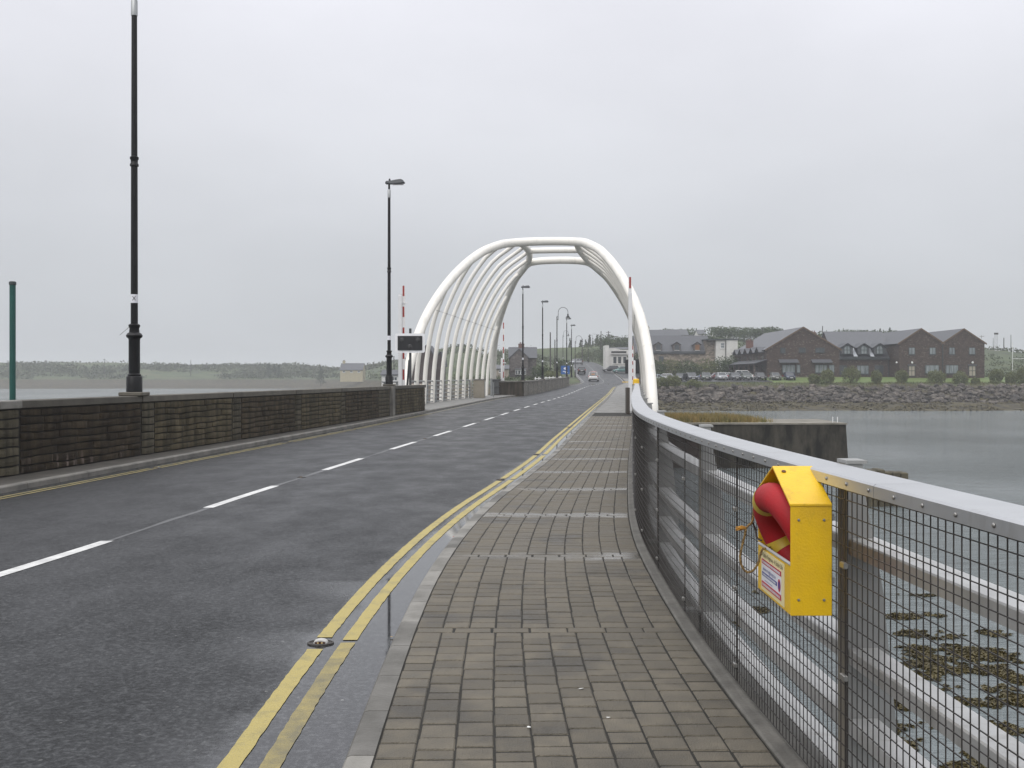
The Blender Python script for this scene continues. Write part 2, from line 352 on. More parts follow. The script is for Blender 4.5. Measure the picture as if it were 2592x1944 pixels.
def grime(m, col, scale=9, lo=.60, hi=.78, k=.8):
    t = m.node_tree; p = t.nodes['Principled BSDF']; src = p.inputs['Base Color'].links[0].from_socket
    cs = N(t, 'ShaderNodeTexCoord').outputs['Object']; mpn = N(t, 'ShaderNodeMapping'); mpn.inputs['Scale'].default_value = (1, 1, .35); t.links.new(cs, mpn.inputs[0])
    n = N(t, 'ShaderNodeTexNoise'); n.inputs['Scale'].default_value = scale; n.inputs['Detail'].default_value = 9; n.inputs['Roughness'].default_value = .7; t.links.new(mpn.outputs[0], n.inputs['Vector'])
    mr = N(t, 'ShaderNodeMapRange'); mr.inputs[1].default_value = lo; mr.inputs[2].default_value = hi; mr.inputs[4].default_value = k; t.links.new(n.outputs['Fac'], mr.inputs[0])
    mx_ = N(t, 'ShaderNodeMix', data_type='RGBA'); mx_.inputs[7].default_value = (*col, 1); t.links.new(mr.outputs[0], mx_.inputs[0]); t.links.new(src, mx_.inputs[6]); t.links.new(mx_.outputs[2], p.inputs['Base Color'])
grime(YBOX, (.30,.20,.03), 9, .55, .75, .7); grime(WHITEP, (.42,.40,.33), 2.2, .60, .80, .45); grime(GALV, (.20,.17,.13), 5, .55, .75, .6); grime(GALV_TOP, (.26,.25,.23), 4, .58, .78, .5)
REDP = mat('ring_red', (.42,.016,.022), .6, (.33,.022,.026), 7, spec=.3, bump=.12, bscale=120)
REFL = mat('yellow_band', (.62,.45,.05), .4, (.5,.36,.05), 8)
ROPE = mat('rope_fibre', (.36,.24,.09), .85, (.16,.10,.04), 60, bump=.6, bscale=200)
GREY = mat('grey_plastic', (.45,.45,.45), .5)
INK = mat('black_ink', (.02,.02,.02), .5); LABELM = mat('label_cream', (.76,.66,.36), .5); LABELW = mat('label_white', (.74,.74,.78), .45)
LRED = mat('label_red', (.52,.03,.06), .45); LBLUE = mat('label_blue', (.035,.05,.26), .45)
SLATE = mat('roof_slate', (.085,.088,.098), .6, (.065,.068,.075), 3, bump=.3, bscale=14, stretch=(1,1,3))
SLATE_L = mat('roof_slate_pale', (.115,.118,.128), .6, (.092,.095,.105), 2, bump=.3, bscale=14, stretch=(1,1,3))
STONE_H = stone_material('hotel_stone', (.050,.031,.022), (.14,.112,.095), 4.2, .08)
STONE_O = stone_material('old_house_stone', (.20,.165,.13), (.32,.27,.22), 1.6, .15)
STONE_D = stone_material('dark_house_stone', (.085,.072,.066), (.15,.13,.12), 2.2, .1, dark=.7)
WINF = mat('window_frame_dark', (.03,.04,.042), .4); WINW = mat('window_frame_white', (.72,.72,.70), .4)
GLASS = mat('window_glass', (.045,.055,.06), .06, spec=.8); CURT = mat('window_with_curtain', (.30,.33,.34), .12, (.10,.12,.13), 2.2, stretch=(3,1,.2))
RENDER_W = mat('white_render', (.66,.65,.62), .7, (.56,.55,.52), 1.2); RENDER_C = mat('cream_render', (.42,.37,.24), .7, (.36,.32,.22), 1.2)
RENDER_B = mat('beige_render', (.34,.29,.235), .75, (.25,.215,.175), 1.5)
BRICKR = mat('red_brick', (.16,.075,.055), .75, (.11,.055,.042), 3)
RUBBER = mat('tyre_rubber', (.012,.012,.012), .7); CGLASS = mat('car_glass', (.018,.022,.025), .05, spec=.9); CHROME = mat('bright_metal', (.6,.6,.6), .25, metal=.9)
LAMPW = mat('headlamp_glass', (.38,.40,.42), .12); LAMPR = mat('tail_lamp_red', (.35,.015,.012), .2); PLATE = mat('number_plate', (.7,.7,.68), .5)
GRASS = mat('grass_ground', (.075,.105,.032), .8, (.115,.125,.05), .35, bump=.6, bscale=3, pos=True)
# ------------------------------------------------------------------ lines of the place (plan tables)
SEA = -3.7
AX = .1135
kerbR = curve([(-8,-.62),(0,-.70),(4.4,-.712),(5.8,-.735),(7.2,-.742),(8.4,-.725),(9.7,-.672),(12.4,-.472),(14.3,-.262),(16.6,.05),(21.4,.69),(30,1.635),(38.7,2.59),(69,5.92),(110,10.4),(150,14.8),(190,20.2),(205,21.6),(240,23.2),(290,24.4),(330,25.0),(400,22)])
kerbL = curve([(-8,-9.9),(15.6,-7.52),(36.9,-5.28),(50.5,-4.02),(60.3,-3.12),(81.5,-1.3),(101,1.05),(120,3.3),(150,6.7),(190,12.3),(235,14.0),(290,16.6),(330,18.6),(400,15)])
fenceX = curve([(-3,1.75),(0,1.46),(2.7,1.27),(4.3,1.195),(6.2,1.15),(8.5,1.185),(10.5,1.27),(12,1.385),(14,1.585),(17,1.91),(20,2.245),(26,2.95),(40,4.60),(60,6.93),(90,10.4),(125,14.5),(152,17.6)])
roadZ = curve([(-10,-.10),(60,-.10),(105,-.10),(130,.03),(150,.17),(184,.45),(205,.75),(222,1.4),(240,2.35),(265,3.5),(290,4.6),(320,5.7),(360,6.9),(420,7.5)])
wallX = lambda y: -10.25 + .1185*y
railX = lambda y: -12.6 + .114*y
def pathZ(y): return roadZ(y) + .10

def tmat():
    m = bpy.data.materials.new('terrain'); m.use_nodes = True; t = m.node_tree; p = t.nodes['Principled BSDF']; p.inputs['Roughness'].default_value = .85
    g = N(t, 'ShaderNodeNewGeometry').outputs['Position']
    n = N(t, 'ShaderNodeTexNoise'); n.inputs['Scale'].default_value = .09; n.inputs['Detail'].default_value = 9; n.inputs['Roughness'].default_value = .68; t.links.new(g, n.inputs['Vector'])
    cr = N(t, 'ShaderNodeValToRGB'); e = cr.color_ramp.elements
    e[0].position = .34; e[0].color = (.026,.038,.016,1); e[1].position = .68; e[1].color = (.095,.085,.048,1)
    for ps, c in ((.44,(.045,.060,.024)),(.53,(.062,.085,.028)),(.6,(.078,.085,.036))):
        q = e.new(ps); q.color = (*c,1)
    t.links.new(n.outputs['Fac'], cr.inputs[0])
    n2 = N(t, 'ShaderNodeTexNoise'); n2.inputs['Scale'].default_value = .8; n2.inputs['Detail'].default_value = 6; t.links.new(g, n2.inputs['Vector'])
    sp = N(t, 'ShaderNodeSeparateXYZ'); t.links.new(g, sp.inputs[0])
    ad = N(t, 'ShaderNodeMath', operation='MULTIPLY_ADD'); ad.inputs[1].default_value = 1.6; t.links.new(n2.outputs['Fac'], ad.inputs[0]); t.links.new(sp.outputs[2], ad.inputs[2])
    sh = N(t, 'ShaderNodeMapRange'); sh.inputs[1].default_value = .7; sh.inputs[2].default_value = 1.3; t.links.new(ad.outputs[0], sh.inputs[0])
    wr = N(t, 'ShaderNodeValToRGB'); e = wr.color_ramp.elements
    e[0].position = .35; e[0].color = (.022,.019,.010,1); e[1].position = .62; e[1].color = (.075,.062,.024,1); q = e.new(.5); q.color = (.045,.036,.016,1)
    t.links.new(n2.outputs['Fac'], wr.inputs[0])
    mx_ = N(t, 'ShaderNodeMix', data_type='RGBA'); t.links.new(sh.outputs[0], mx_.inputs[0]); t.links.new(wr.outputs[0], mx_.inputs[6]); t.links.new(cr.outputs[0], mx_.inputs[7])
    t.links.new(mx_.outputs[2], p.inputs['Base Color'])
    bp = N(t, 'ShaderNodeBump'); bp.inputs['Strength'].default_value = .8; bp.inputs['Distance'].default_value = .5
    t.links.new(n2.outputs['Fac'], bp.inputs['Height']); t.links.new(bp.outputs[0], p.inputs['Normal'])
    return m
TERR = tmat()
shoreL = curve([(-900,500),(-500,485),(-230,463),(-120,468),(-80,455),(-45,330),(-20,200),(-8,166)])
hillA = curve([(-900,9.5),(-300,8.8),(-160,7.6),(-80,5.8),(-30,8.5),(10,11),(50,12.5),(110,12),(170,7.5),(300,5),(900,5)])
def land(x, y):
    n = nz(x, y, 3, .05)
    if x < -8:
        d = y - shoreL(x) + 6*nz(x, y, 9, .03)
        if d < 0: z = SEA + d*.05
        elif d < 12: z = lerp(SEA, -2.0, d/12)
        else: z = -2.0 + 3.0*smooth(12, 60, d)
        z += max(0, hillA(x)-1)*smooth(25, 130, d)*(1 + .45*nz(x, y, 1, .016)) + smooth(15, 80, d)*(1.8*nz(x, y, 5, .045)+.8*nz(x, y, 8, .12))
        z = max(z, SEA-4)
        zl = z
    if x > -14:
        d = y - 165 - 2.0*nz(x, y, 7, .06)
        if d < 0: z = SEA + d*.06
        elif d < 11: z = lerp(SEA, -2.5, d/11) + .25*nz(x, y, 4, .3)
        elif d < 20: z = lerp(-2.5, .15, (d-11)/9)
        elif d < 26: z = lerp(.15, .6, (d-20)/6)
        else:
            z = .6 + .3*smooth(26, 32, d) + .6*smooth(33, 40, d)*smooth(44, 50, x)
        z += (hillA(x)-.8)*smooth(238, 395 if x < 30 else 350, y)*(1+.25*nz(x, y, 1, .018)) + smooth(235, 300, y)*.8*nz(x, y, 5, .07)
        zr = z
    if x < -14: z = zl
    elif x < -8: z = lerp(zl, zr, smooth(-14, -8, x))
    if 150 < y < 400:                       # the road and its forecourts sit in the ground
        a, b, zz = kerbL(y), kerbR(y), roadZ(y)-.14
        dd = max(a-2.5-x, x-(b+2.5), 0)
        z = lerp(zz if y > 172 else lerp(min(z, -1.6), zz, smooth(166, 172, y)), z, smooth(0, 13 if y > 190 else 3.5, dd))
    if x > 26 and 240 < y < 262: z = lerp(z, min(z, 3.0), .7)
    return z
def axis(segs):
    o = []
    for a, b, st in segs:
        k = int(round((b-a)/st)); o += [a+(b-a)*i/k for i in range(k)]
    return o + [segs[-1][1]]
xs = axis([(-1400,-300,60),(-300,-60,9),(-60,-12,4),(-12,120,1.7),(120,200,4),(200,400,14),(400,1400,80)])
ys = axis([(152,215,1.5),(215,300,3.5),(300,620,9),(620,1000,30),(1000,1800,100)])
mb = MB(); nx = len(xs)
for y in ys:
    for x in xs: mb.v.append((x, y, land(x, y)))
for j in range(len(ys)-1):
    for i in range(nx-1): mb.f.append([j*nx+i, j*nx+i+1, (j+1)*nx+i+1, (j+1)*nx+i]); mb.m.append(0)
o = mb.build('terrain', TERR, sm=True, angle=R(80)); struct(o)
mb = MB(); mb.add([(-3500,-800,SEA),(3500,-800,SEA),(3500,3500,SEA),(-3500,3500,SEA)], [(0,1,2,3)])
struct(mb.build('sea', WATER))
mb = MB(); mb.add([(-3500,-800,-9),(3500,-800,-9),(3500,3500,-9),(-3500,3500,-9)], [(0,1,2,3)])
struct(mb.build('sea_bed', CONC_D))

# ------------------------------------------------------------------ bridge deck and its piers
def ribbon(mb, fa, fb, ya, yb, st, z, mi=0, jit=0.0):
    k = max(1, int((yb-ya)/st)); o = len(mb.v)
    for i in range(k+1):
        y = ya+(yb-ya)*i/k; zz = z(y) if callable(z) else z
        mb.v.append((fa(y)+rnd.uniform(-jit, jit), y, zz)); mb.v.append((fb(y)+rnd.uniform(-jit, jit), y, zz))
    for i in range(k): mb.f.append([o+2*i, o+2*i+1, o+2*i+3, o+2*i+2]); mb.m.append(mi)
mb = MB()
rings = []
for i in range(0, 41):
    y = -8 + 168*i/40
    a = (railX(y)-.25) if 52 < y < 97 else wallX(y)-.45
    b = fenceX(y)+.34
    z = pathZ(y)
    rings.append([(a,y,z-.34),(b-.5,y,z-.34),(b-.33,y,z-.19),(b,y,z-.22),(b,y,z-.75),(b-.8,y,z-1.35),(a+.8,y,z-1.35),(a,y,z-.75)])
mb.loft(rings); struct(mb.build('bridge_deck', mat('deck_concrete', (.24,.23,.21), .75, (.15,.145,.13), 2.5, bump=.35, bscale=40, pos=True)))
for y in (12, 33, 54, 75, 98, 120, 142):
    mb = MB(); cx = (wallX(y)+fenceX(y))/2
    mb.box(-4.6, 4.6, -.8, .8, 0, 1.2, ch=.12); mb.box(-3.4, 3.4, -.6, .6, -6, 0)
    mb.build('bridge_pier', CONC_D, loc=(cx, y, -2.6), rotz=-math.atan(AX))
    tag(bpy.context.scene.objects[-1] if False else C.objects[-1], {12:'bridge pier nearest the camera under the road deck',33:'second bridge pier under the road deck',54:'bridge pier under the near foot of the arch',75:'bridge pier under the middle of the arch',98:'bridge pier under the far foot of the arch',120:'bridge pier beyond the arch',142:'last bridge pier before the village shore'}[y], 'bridge pier', 'bridge piers')

# ------------------------------------------------------------------ road
gut = curve([(-8,.5),(2.5,.60),(4.5,.55),(6.5,.60),(8,.44),(10,.36),(12,.30),(15,.26),(20,.33),(24,.30),(28,.22),(34,.16),(50,.14),(100,.12)])
ryl = axis = None
def frange(segs):
    o = []
    for a, b, st in segs:
        k = int(round((b-a)/st)); o += [a+(b-a)*i/k for i in range(k)]
    return o + [segs[-1][1]]
ryl = frange([(-8,3,.5),(3,16,.1),(16,40,.25),(40,405,1.5)])
offs = [0,.04,.08,.12,.16,.2,.25,.3,.35,.4,.45,.5,.56,.62,.7,.8,.95,1.2,1.6]
mb = MB(); wetv = []
for y in ryl:
    b, a = kerbR(y), kerbL(y); z = roadZ(y)
    row = [b-o_ for o_ in offs]+[lerp(b-1.6, a+.5, .5), a+.5, a+.3, a+.15, a]
    for i, x in enumerate(row):
        mb.v.append((x, y, z))
        d = b-x
        ww = gut(y)*(1+.30*nz(y*.9, 1.7)+.22*nz(y*3.1+x, x*4, 4))
        wv = smooth(ww+.22, ww-.08, d)+.55*smooth(.32, .02, x-a)
        if y < 9: wv = max(wv, .55*smooth(1.3, .5, d)*smooth(-.25, .3, nz(x*1.6, y*1.2, 8)))
        wetv.append(min(1.0, wv))
nr = len(offs)+5
for j in range(len(ryl)-1):
    for i in range(nr-1): mb.f.append([j*nr+i, (j+1)*nr+i, (j+1)*nr+i+1, j*nr+i+1]); mb.m.append(0)
road = mb.build('road', ASPH, sm=True); struct(road)
at_ = road.data.attributes.new('wet', 'FLOAT', 'POINT'); at_.data.foreach_set('value', wetv)
def mark(name, m, fa, fb, ya, yb, h, st=.6, jit=0.0):
    mb = MB(); ribbon(mb, fa, fb, ya, yb, st, lambda y: roadZ(y)+h, jit=jit); return mb.build(name, m, road)
# centre dashes
cenX = curve([(-6,-6.15),(0,-5.45),(6,-4.85),(11.2,-4.22),(14,-3.98),(19.5,-3.45),(31,-2.22),(56.7,.46),(90,4.05),(120,7.2),(150,10.5),(175,14.2),(200,17.2),(235,18.7),(290,20.6),(330,22)])
y = -4.0
studs = []
k = 0
while y < 150:
    m_ = WHT if y < 60 else WHT
    mark('centre_dash', m_, lambda t: cenX(t)-.068, lambda t: cenX(t)+.068, y+1.1, y+3.9, .004, .5, jit=.004 if y < 30 else 0)
    if k % 2 == 1: studs.append((cenX(y+5.3), y+5.3))
    y += 5.62; k += 1
while y < 300:
    mark('centre_dash', WHT, lambda t: cenX(t)-.07, lambda t: cenX(t)+.07, y, y+2, .02, .5); y += 5
mark('centre_seam', mat('asphalt_joint', (.085,.086,.087), .4, (.05,.05,.05), 8, pos=True), lambda t: cenX(t)-.04, lambda t: cenX(t)+.04, -4, 48, .002, .8, jit=.03)
# double yellow lines, right hand side; gaps where a stud sits
def yellow(off, wd, ya, yb, m, base=kerbR, jit=.006, h=.008):
    mark('yellow_line', m, lambda t: base(t)+off-wd/2, lambda t: base(t)+off+wd/2, ya, yb, h, .12 if ya < 20 else .8, jit if ya < 30 else 0)
oR = curve([(0,-.54),(4.5,-.53),(9,-.46),(15,-.40),(30,-.42),(150,-.42)])
for ya, yb in ((1,6.72),(7.02,17.55),(17.95,23.2),(23.7,36),(36.3,60),(60.3,96),(97,150)):
    mark('yellow_line', YEL, lambda t: kerbR(t)+oR(t)-.048, lambda t: kerbR(t)+oR(t)+.048, ya, yb, .004, .06 if ya < 20 else .8, .0035 if ya < 20 else 0)
for ya, yb in ((1,6.88),(6.95,17.7),(17.85,23.2),(23.6,36.1),(36.3,60),(60.3,96),(97,150)):
    mark('yellow_line', YEL_D if ya < 6 else YEL, lambda t: kerbR(t)+oR(t)+.18-.046, lambda t: kerbR(t)+oR(t)+.18+.046, ya, yb, .004, .06 if ya < 20 else .8, .0035 if ya < 20 else 0)
for ya, yb in ((5,19.9),(20.1,27.6),(28.1,34.6),(34.9,49.5),(50.2,110),(112,185)):
    for of in (.30, .43):
        if ya > 48 and of > .4 and ya < 60: continue
        mark('yellow_line', YEL_D, lambda t: kerbL(t)+of-.03, lambda t: kerbL(t)+of+.03, ya, yb, .006, .5, .004)
# transverse stop lines before the swing span and expansion joints
def cross(name, m, fa, fb, yc, wd, h=.006, slope=-.04):
    a, b = fa(yc), fb(yc); mb = MB(); pts = []
    for i in range(9):
        x = a+(b-a)*i/8; yy = yc+slope*(x-a)
        pts += [(x, yy-wd/2+rnd.uniform(-.01,.01), roadZ(yc)+h), (x, yy+wd/2+rnd.uniform(-.01,.01), roadZ(yc)+h)]
    mb.add(pts, [(2*i, 2*i+2, 2*i+3, 2*i+1) for i in range(8)]); return mb.build(name, m, road)
cross('stop_line', WHT_D, lambda y: kerbL(y)+.55, lambda y: cenX(y)-.3, 47.5, .32)
cross('stop_line', WHT_D, lambda y: cenX(y)+.9, lambda y: cenX(y)+1.75, 47.6, .26)
cross('stop_line', WHT_D, lambda y: cenX(y)+2.4, lambda y: kerbR(y)-.55, 47.6, .26)
for yy in (55.5, 96.5):
    cross('expansion_joint', mat('joint_steel', (.06,.06,.06), .4, metal=.4), lambda y: kerbL(y)+.02, lambda y: kerbR(y)-.02, yy, .3, .003)
# dashed edge line round the forecourt beyond the bridge
y = 195
while y < 300:
    mark('edge_dash', WHT, lambda t: kerbR(t)-.45, lambda t: kerbR(t)-.3, y, y+1.6, .02, .4); y += 4
y = 188
while y < 235:
    mark('edge_dash', WHT, lambda t: kerbL(t)+.3, lambda t: kerbL(t)+.45, y, y+1.5, .02, .4); y += 4
# reflective road studs
def road_stud(x, y, rz, s=.6):
    mb = MB(); n = 18
    oval = lambda a, b, z: [(a*math.cos(2*PI*i/n), b*math.sin(2*PI*i/n), z) for i in range(n)]
    mb.loft([oval(.125,.105,-.01), oval(.122,.10,.012), oval(.105,.085,.017), oval(.10,.08,.008)])
    st = mb.build('road_stud', mat('cast_iron', (.06,.055,.05), .5, (.03,.026,.022), 30, metal=.3), road, sm=True, loc=(x, y, roadZ(y)), rotz=rz); st.scale = (s, s, s)
    mb = MB()
    arc = [(.052*math.cos(t), .052*1.05*abs(math.sin(t))) for t in [PI*i/8 for i in range(9)]]
    mb.loft([[(ax*1.25, -.045, .006+az*.62) for ax, az in arc], [(ax*1.25, .05, .006+az*.62) for ax, az in arc]], closed=False, caps=False)
    mb.loft([[(ax*.95, -.045, .006+az*.42) for ax, az in arc], [(ax*.95, .05, .006+az*.42) for ax, az in arc]], closed=False, caps=False)
    mb.loft([[(ax*1.25, -.045, .006+az*.62) for ax, az in arc], [(ax*.95, -.045, .006+az*.42) for ax, az in arc]], closed=False, caps=False)
    hd = mb.build('stud_housing', mat('stud_white_rubber', (.46,.45,.43), .5) if s > .65 else mat('stud_grey_rubber', (.12,.12,.12), .6), st, sm=True)
    mb = MB(); mb.box(-.046, .046, -.047, .045, .004, .025)
    mb.build('stud_insert', mat('stud_insert_rust', (.06,.018,.01), .5), st)
    for sx in (-.018, .018):
        mb = MB(); mb.lathe([(.0001,0),(.008,.001),(.009,.006),(.0001,.010)], 10)
        ob = mb.build('reflector', mat('stud_reflector', (.55,.42,.2), .1), st, sm=True); ob.location = (sx, -.048, .016); ob.rotation_euler = (R(90), 0, 0)
    return st
road_stud(kerbR(6.87)-.49, 6.87, .05, .7)
for yy in (17.75, 23.45, 36.15): road_stud(kerbR(yy)-.40, yy, -.1)
for x, y in studs:
    if 5 < y < 60: road_stud(x, y, -.1)
for yy in (20.0, 27.85, 34.75, 49.9): road_stud(kerbL(yy)+.41, yy, -.1)
def blob(name, m, cx, cy, ax, ay, z, seed, rot=-.11, amp=.35, n=40):
    mb = MB(); vs = []
    for i in range(n):
        t = 2*PI*i/n; r = 1+amp*nz(math.cos(t)*1.7+seed*3.1, math.sin(t)*1.7, seed)*1.6
        x, y = ax*r*math.cos(t), ay*r*math.sin(t)
        vs.append((x*math.cos(rot)-y*math.sin(rot), x*math.sin(rot)+y*math.cos(rot), 0))
    mb.add(vs, [tuple(range(n))]); return struct(mb.build(name, m, loc=(cx, cy, z)))

# ------------------------------------------------------------------ kerbs
def kerb_run(name, f, side, ya, yb, unit, wd=.125, top=.0, zoff=lambda y: pathZ(y)):
    root = bpy.data.objects.new(name, None); C.objects.link(root); struct(root)
    y = ya; i = 0
    while y < yb:
        L = unit*rnd.uniform(.96, 1.04); rings = []
        for q in range(3):
            yy = y + .004 + (L-.008)*q/2; x = f(yy); z = zoff(yy) + (rnd.uniform(-.004,.004) if q == 1 else 0)
            s = side
            rings.append([(x, yy, z-.22), (x, yy, z-.022), (x+s*.012, yy, z-.005), (x+s*.03, yy, z), (x+s*wd, yy, z), (x+s*wd, yy, z-.22)])
        mb = MB(); mb.loft(rings); ob = mb.build('kerb_stone', CONC_L if side > 0 else CONC, root)
        y += L; i += 1
    return root
kerb_run('kerb_right', kerbR, 1, 1.5, 62, .62)
kerb_run('kerb_left', kerbL, -1, 10, 108, .92)
mb = MB()
for f, s in ((kerbR, 1), (kerbL, -1)):
    ya = 62.3 if s > 0 else 108.5
    rings = []
    for i in range(40):
        yy = ya+(240-ya)*i/39; x = f(yy); z = pathZ(yy)
        rings.append([(x, yy, z-.25), (x, yy, z), (x+s*.14, yy, z), (x+s*.14, yy, z-.25)])
    mb.loft(rings)
struct(mb.build('kerb_beyond_bridge', CONC))

# ------------------------------------------------------------------ left verge and footpaths
mb = MB(); ribbon(mb, lambda y: wallX(y)-.1, lambda y: kerbL(y)-.12, -8, 52.5, 1.5, lambda y: pathZ(y)-.008); struct(mb.build('verge_left', CONC_D))
mb = MB(); ribbon(mb, lambda y: railX(y)-.2, lambda y: kerbL(y)-.12, 52.5, 98, 1.5, lambda y: pathZ(y)-.006)
ribbon(mb, lambda y: wallX(y)-.1, lambda y: kerbL(y)-.12, 98, 160, 1.5, lambda y: pathZ(y)-.006)
struct(mb.build('footpath_left', mat('grey_screed', (.21,.205,.19), .6, (.15,.147,.137), 2, pos=True, bump=.2, bscale=40, rvar=.15)))
mb = MB(); ribbon(mb, lambda y: kerbR(y)+.12, lambda y: fenceX(y)-.02, -8, 48, .6, lambda y: pathZ(y)-.0055)
struct(mb.build('path_bed', SAND))
mb = MB(); ribbon(mb, lambda y: kerbR(y)+.12, lambda y: fenceX(y)+.3, 47.8, 152, 1.0, lambda y: pathZ(y)-.004)
ribbon(mb, lambda y: kerbR(y)+.14, lambda y: kerbR(y)+2.2, 152, 215, 2, lambda y: pathZ(y)-.002)
struct(mb.build('footpath_beyond_paving', MATS['grey_screed']))
# concrete edge strip under the fence
mb = MB(); rings = []
for i in range(90):
    y = -2+54*i/89; x = fenceX(y)
    rings.append([(x-.062,y,-.2),(x-.062,y,.004),(x-.05,y,.012),(x-.012,y,.012),(x+.02,y,.016),(x+.02,y,-.2)])
mb.loft(rings); struct(mb.build('path_edge_strip', mat('edge_concrete', (.15,.142,.125), .7, (.085,.08,.07), 4, pos=True, bump=.3, bscale=50)))

# pavers: courses of mixed blocks between soldier courses
footpath = bpy.data.objects.new('paved_footpath', None); C.objects.link(footpath); struct(footpath)
def paver_mesh(seed):
    r = random.Random(seed); mb = MB(); c = .045
    def ring(k, z): 
        return [(sx*(.5-k)+r.uniform(-.008,.008), sy*(.5-k)+r.uniform(-.008,.008), z) for sx, sy in ((-1,-1),(1,-1),(1,1),(-1,1))]
    base = ring(0, -.03)
    a = [(x, y, -.007) for x, y, z in base]; b = [(x*(1-2*c), y*(1-1.6*c), 0) for x, y, z in base]
    mb.loft([base, a, b], caps=False); mb.add(b, [(0,1,2,3)])
    return mb
PM = [paver_mesh(i) for i in range(6)]
PME = [p.mesh('paver', PAVER) for p in PM]
def soldier(k): return 6.82 + 2.83*k
pav = []
soldiers = [soldier(k) for k in range(-2, 14)]
def xk(y): return kerbR(y)+.128
def xe(y): return fenceX(y)-.066
for k in range(len(soldiers)-1):
    s0, s1 = soldiers[k]+.062, soldiers[k+1]-.062
    for c in range(10):
        y = s0
        while y < s1-.03:
            d = rnd.choice((.118,.15,.158,.165,.19))
            if s1-(y+d) < .09: d = s1-y
            if d > .26: d = d/2
            ym = y+d/2; a, b = xk(ym), xe(ym); wv = (b-a)/10
            pav.append((a+wv*(c+.5), ym, wv, d)); y += d
    ym = soldiers[k]; a, b = xk(ym), xe(ym); n = 7; wv = (b-a)/n; of = rnd.uniform(-.08,.08)
    for c in range(n): pav.append((a+wv*(c+.5), ym, wv, .124))
pav = [p for p in pav if p[1] > 3.7]
pav.sort(key=lambda p: p[1])
far = MB(); cnt = 0
for x, y, wv, d in pav:
    ang = -math.atan((kerbR(y+.3)-kerbR(y-.3)+fenceX(y+.3)-fenceX(y-.3))/1.2)
    shear = 0
    z = rnd.uniform(-.0035, .0015)
    vis = abs((x)/y) < .49 and y > 4.1
    j = rnd.randrange(6)
    if cnt < 300 and vis:
        o = put('paver', PME[j], footpath, (x, y, z), ang); o.scale = (wv-.0045, d-.012, 1); o.rotation_euler = (rnd.uniform(-.008,.008), rnd.uniform(-.008,.008), ang); cnt += 1
    else:
        ca, sa = math.cos(ang), math.sin(ang); n0 = len(far.v)
        for vx, vy, vz in PM[j].v:
            px, py = vx*(wv-.0055), vy*(d-.010); far.v.append((x+px*ca-py*sa, y+px*sa+py*ca, z+vz))
        for f_ in PM[j].f: far.f.append([i+n0 for i in f_]); far.m.append(0)
o = far.build('paver', PAVER2, footpath); o['kind'] = 'stuff'
# water standing on the soldier courses
for i, (yy, a, b, hw) in enumerate(()):
    x0, x1 = xk(yy)+(xe(yy)-xk(yy))*a, xk(yy)+(xe(yy)-xk(yy))*b
    blob('puddle', PUDDLE_P, (x0+x1)/2, yy, (x1-x0)/2, hw, .0032, i+.7, rot=0, amp=.22)

# ------------------------------------------------------------------ left parapet wall
ST_D = wall_material('wall_stone_dark', (.026,.019,.012), (.044,.033,.020), stain=.8)
ST_M = wall_material('wall_stone_olive', (.056,.046,.027), (.086,.071,.043))
ST_B = wall_material('wall_stone_brown', (.038,.029,.018), (.060,.047,.029))
ST_P = wall_material('wall_pilaster', (.078,.068,.047), (.050,.044,.030))
COPE = mat('coping_concrete', (.070,.063,.049), .65, (.108,.098,.078), 2.4, bump=.4, bscale=40, rand=.2, pos=True)
ang_w = math.atan(.1185); CW, SW = math.cos(ang_w), math.sin(ang_w)
wall = thing('parapet_wall', 'long brown parapet wall of wavy stone courses left of the road', 'wall', (wallX(17.66), 17.66, 0), -ang_w)
# local frame: +y along the wall, +x towards the road
TL = 4.918/CW
def stone(u0, u1, za, zb, m, proud):
    n = 5; mb = MB(); rings = []
    for i in range(n+1):
        u = u0+(u1-u0)*i/n; e_ = .010 if i in (0, n) else 0
        p_ = proud*(.35 if i in (0, n) else 1)*(1+.25*nz(u*5, za(u)*9, 2))
        a, b = za(u)+.009, zb(u)-.009
        rings.append([(-.01,u,a),(p_*.9,u,a+.005),(p_,u,(a+b)/2),(p_*.85,u,b-.008),(-.01,u,b)])
    mb.loft(rings, caps=True); return mb.build('stone', m, wall)
def panel(t0, t1, m, prow=.04, zt=1.08, n=8):
    u0, u1 = t0*TL, t1*TL
    ph = [rnd.uniform(0, 9) for _ in range(n+1)]
    def line(i):
        if i == 0: return lambda u: .005
        if i == n: return lambda u: zt
        return lambda u: zt*i/n + .011*math.sin(u*1.5+ph[i]) + .008*math.sin(u*4.3+ph[i]*2)
    L = [line(i) for i in range(n+1)]
    for i in range(n):
        u = u0+.012
        while u < u1-.05:
            ln = rnd.uniform(.35, 1.3); e_ = min(u+ln, u1-.012)
            if u1-e_ < .3: e_ = u1-.012
            stone(u+.004, e_-.004, L[i], L[i+1], m, prow*rnd.uniform(.75,1.15)); u = e_
def pil(t0, t1, prow=.04, n=7, zt=1.08):
    u0, u1 = t0*TL, t1*TL
    for i in range(n):
        a, b = zt*i/n, zt*(i+1)/n
        stone(u0+.02, u1-.02, (lambda a: lambda u: a+.006*math.sin(u*9+a*50))(a+.004), (lambda b: lambda u: b+.006*math.sin(u*9+b*50))(b), ST_P, prow)
mb = MB(); mb.box(-.34, 0, -3*TL, 6.81*TL, -.3, 1.09); mb.build('wall_core', mat('wall_joint', (.016,.014,.011), .8), wall)
mats_p = [ST_M, ST_B, ST_D, ST_M, ST_B, ST_B, ST_M]
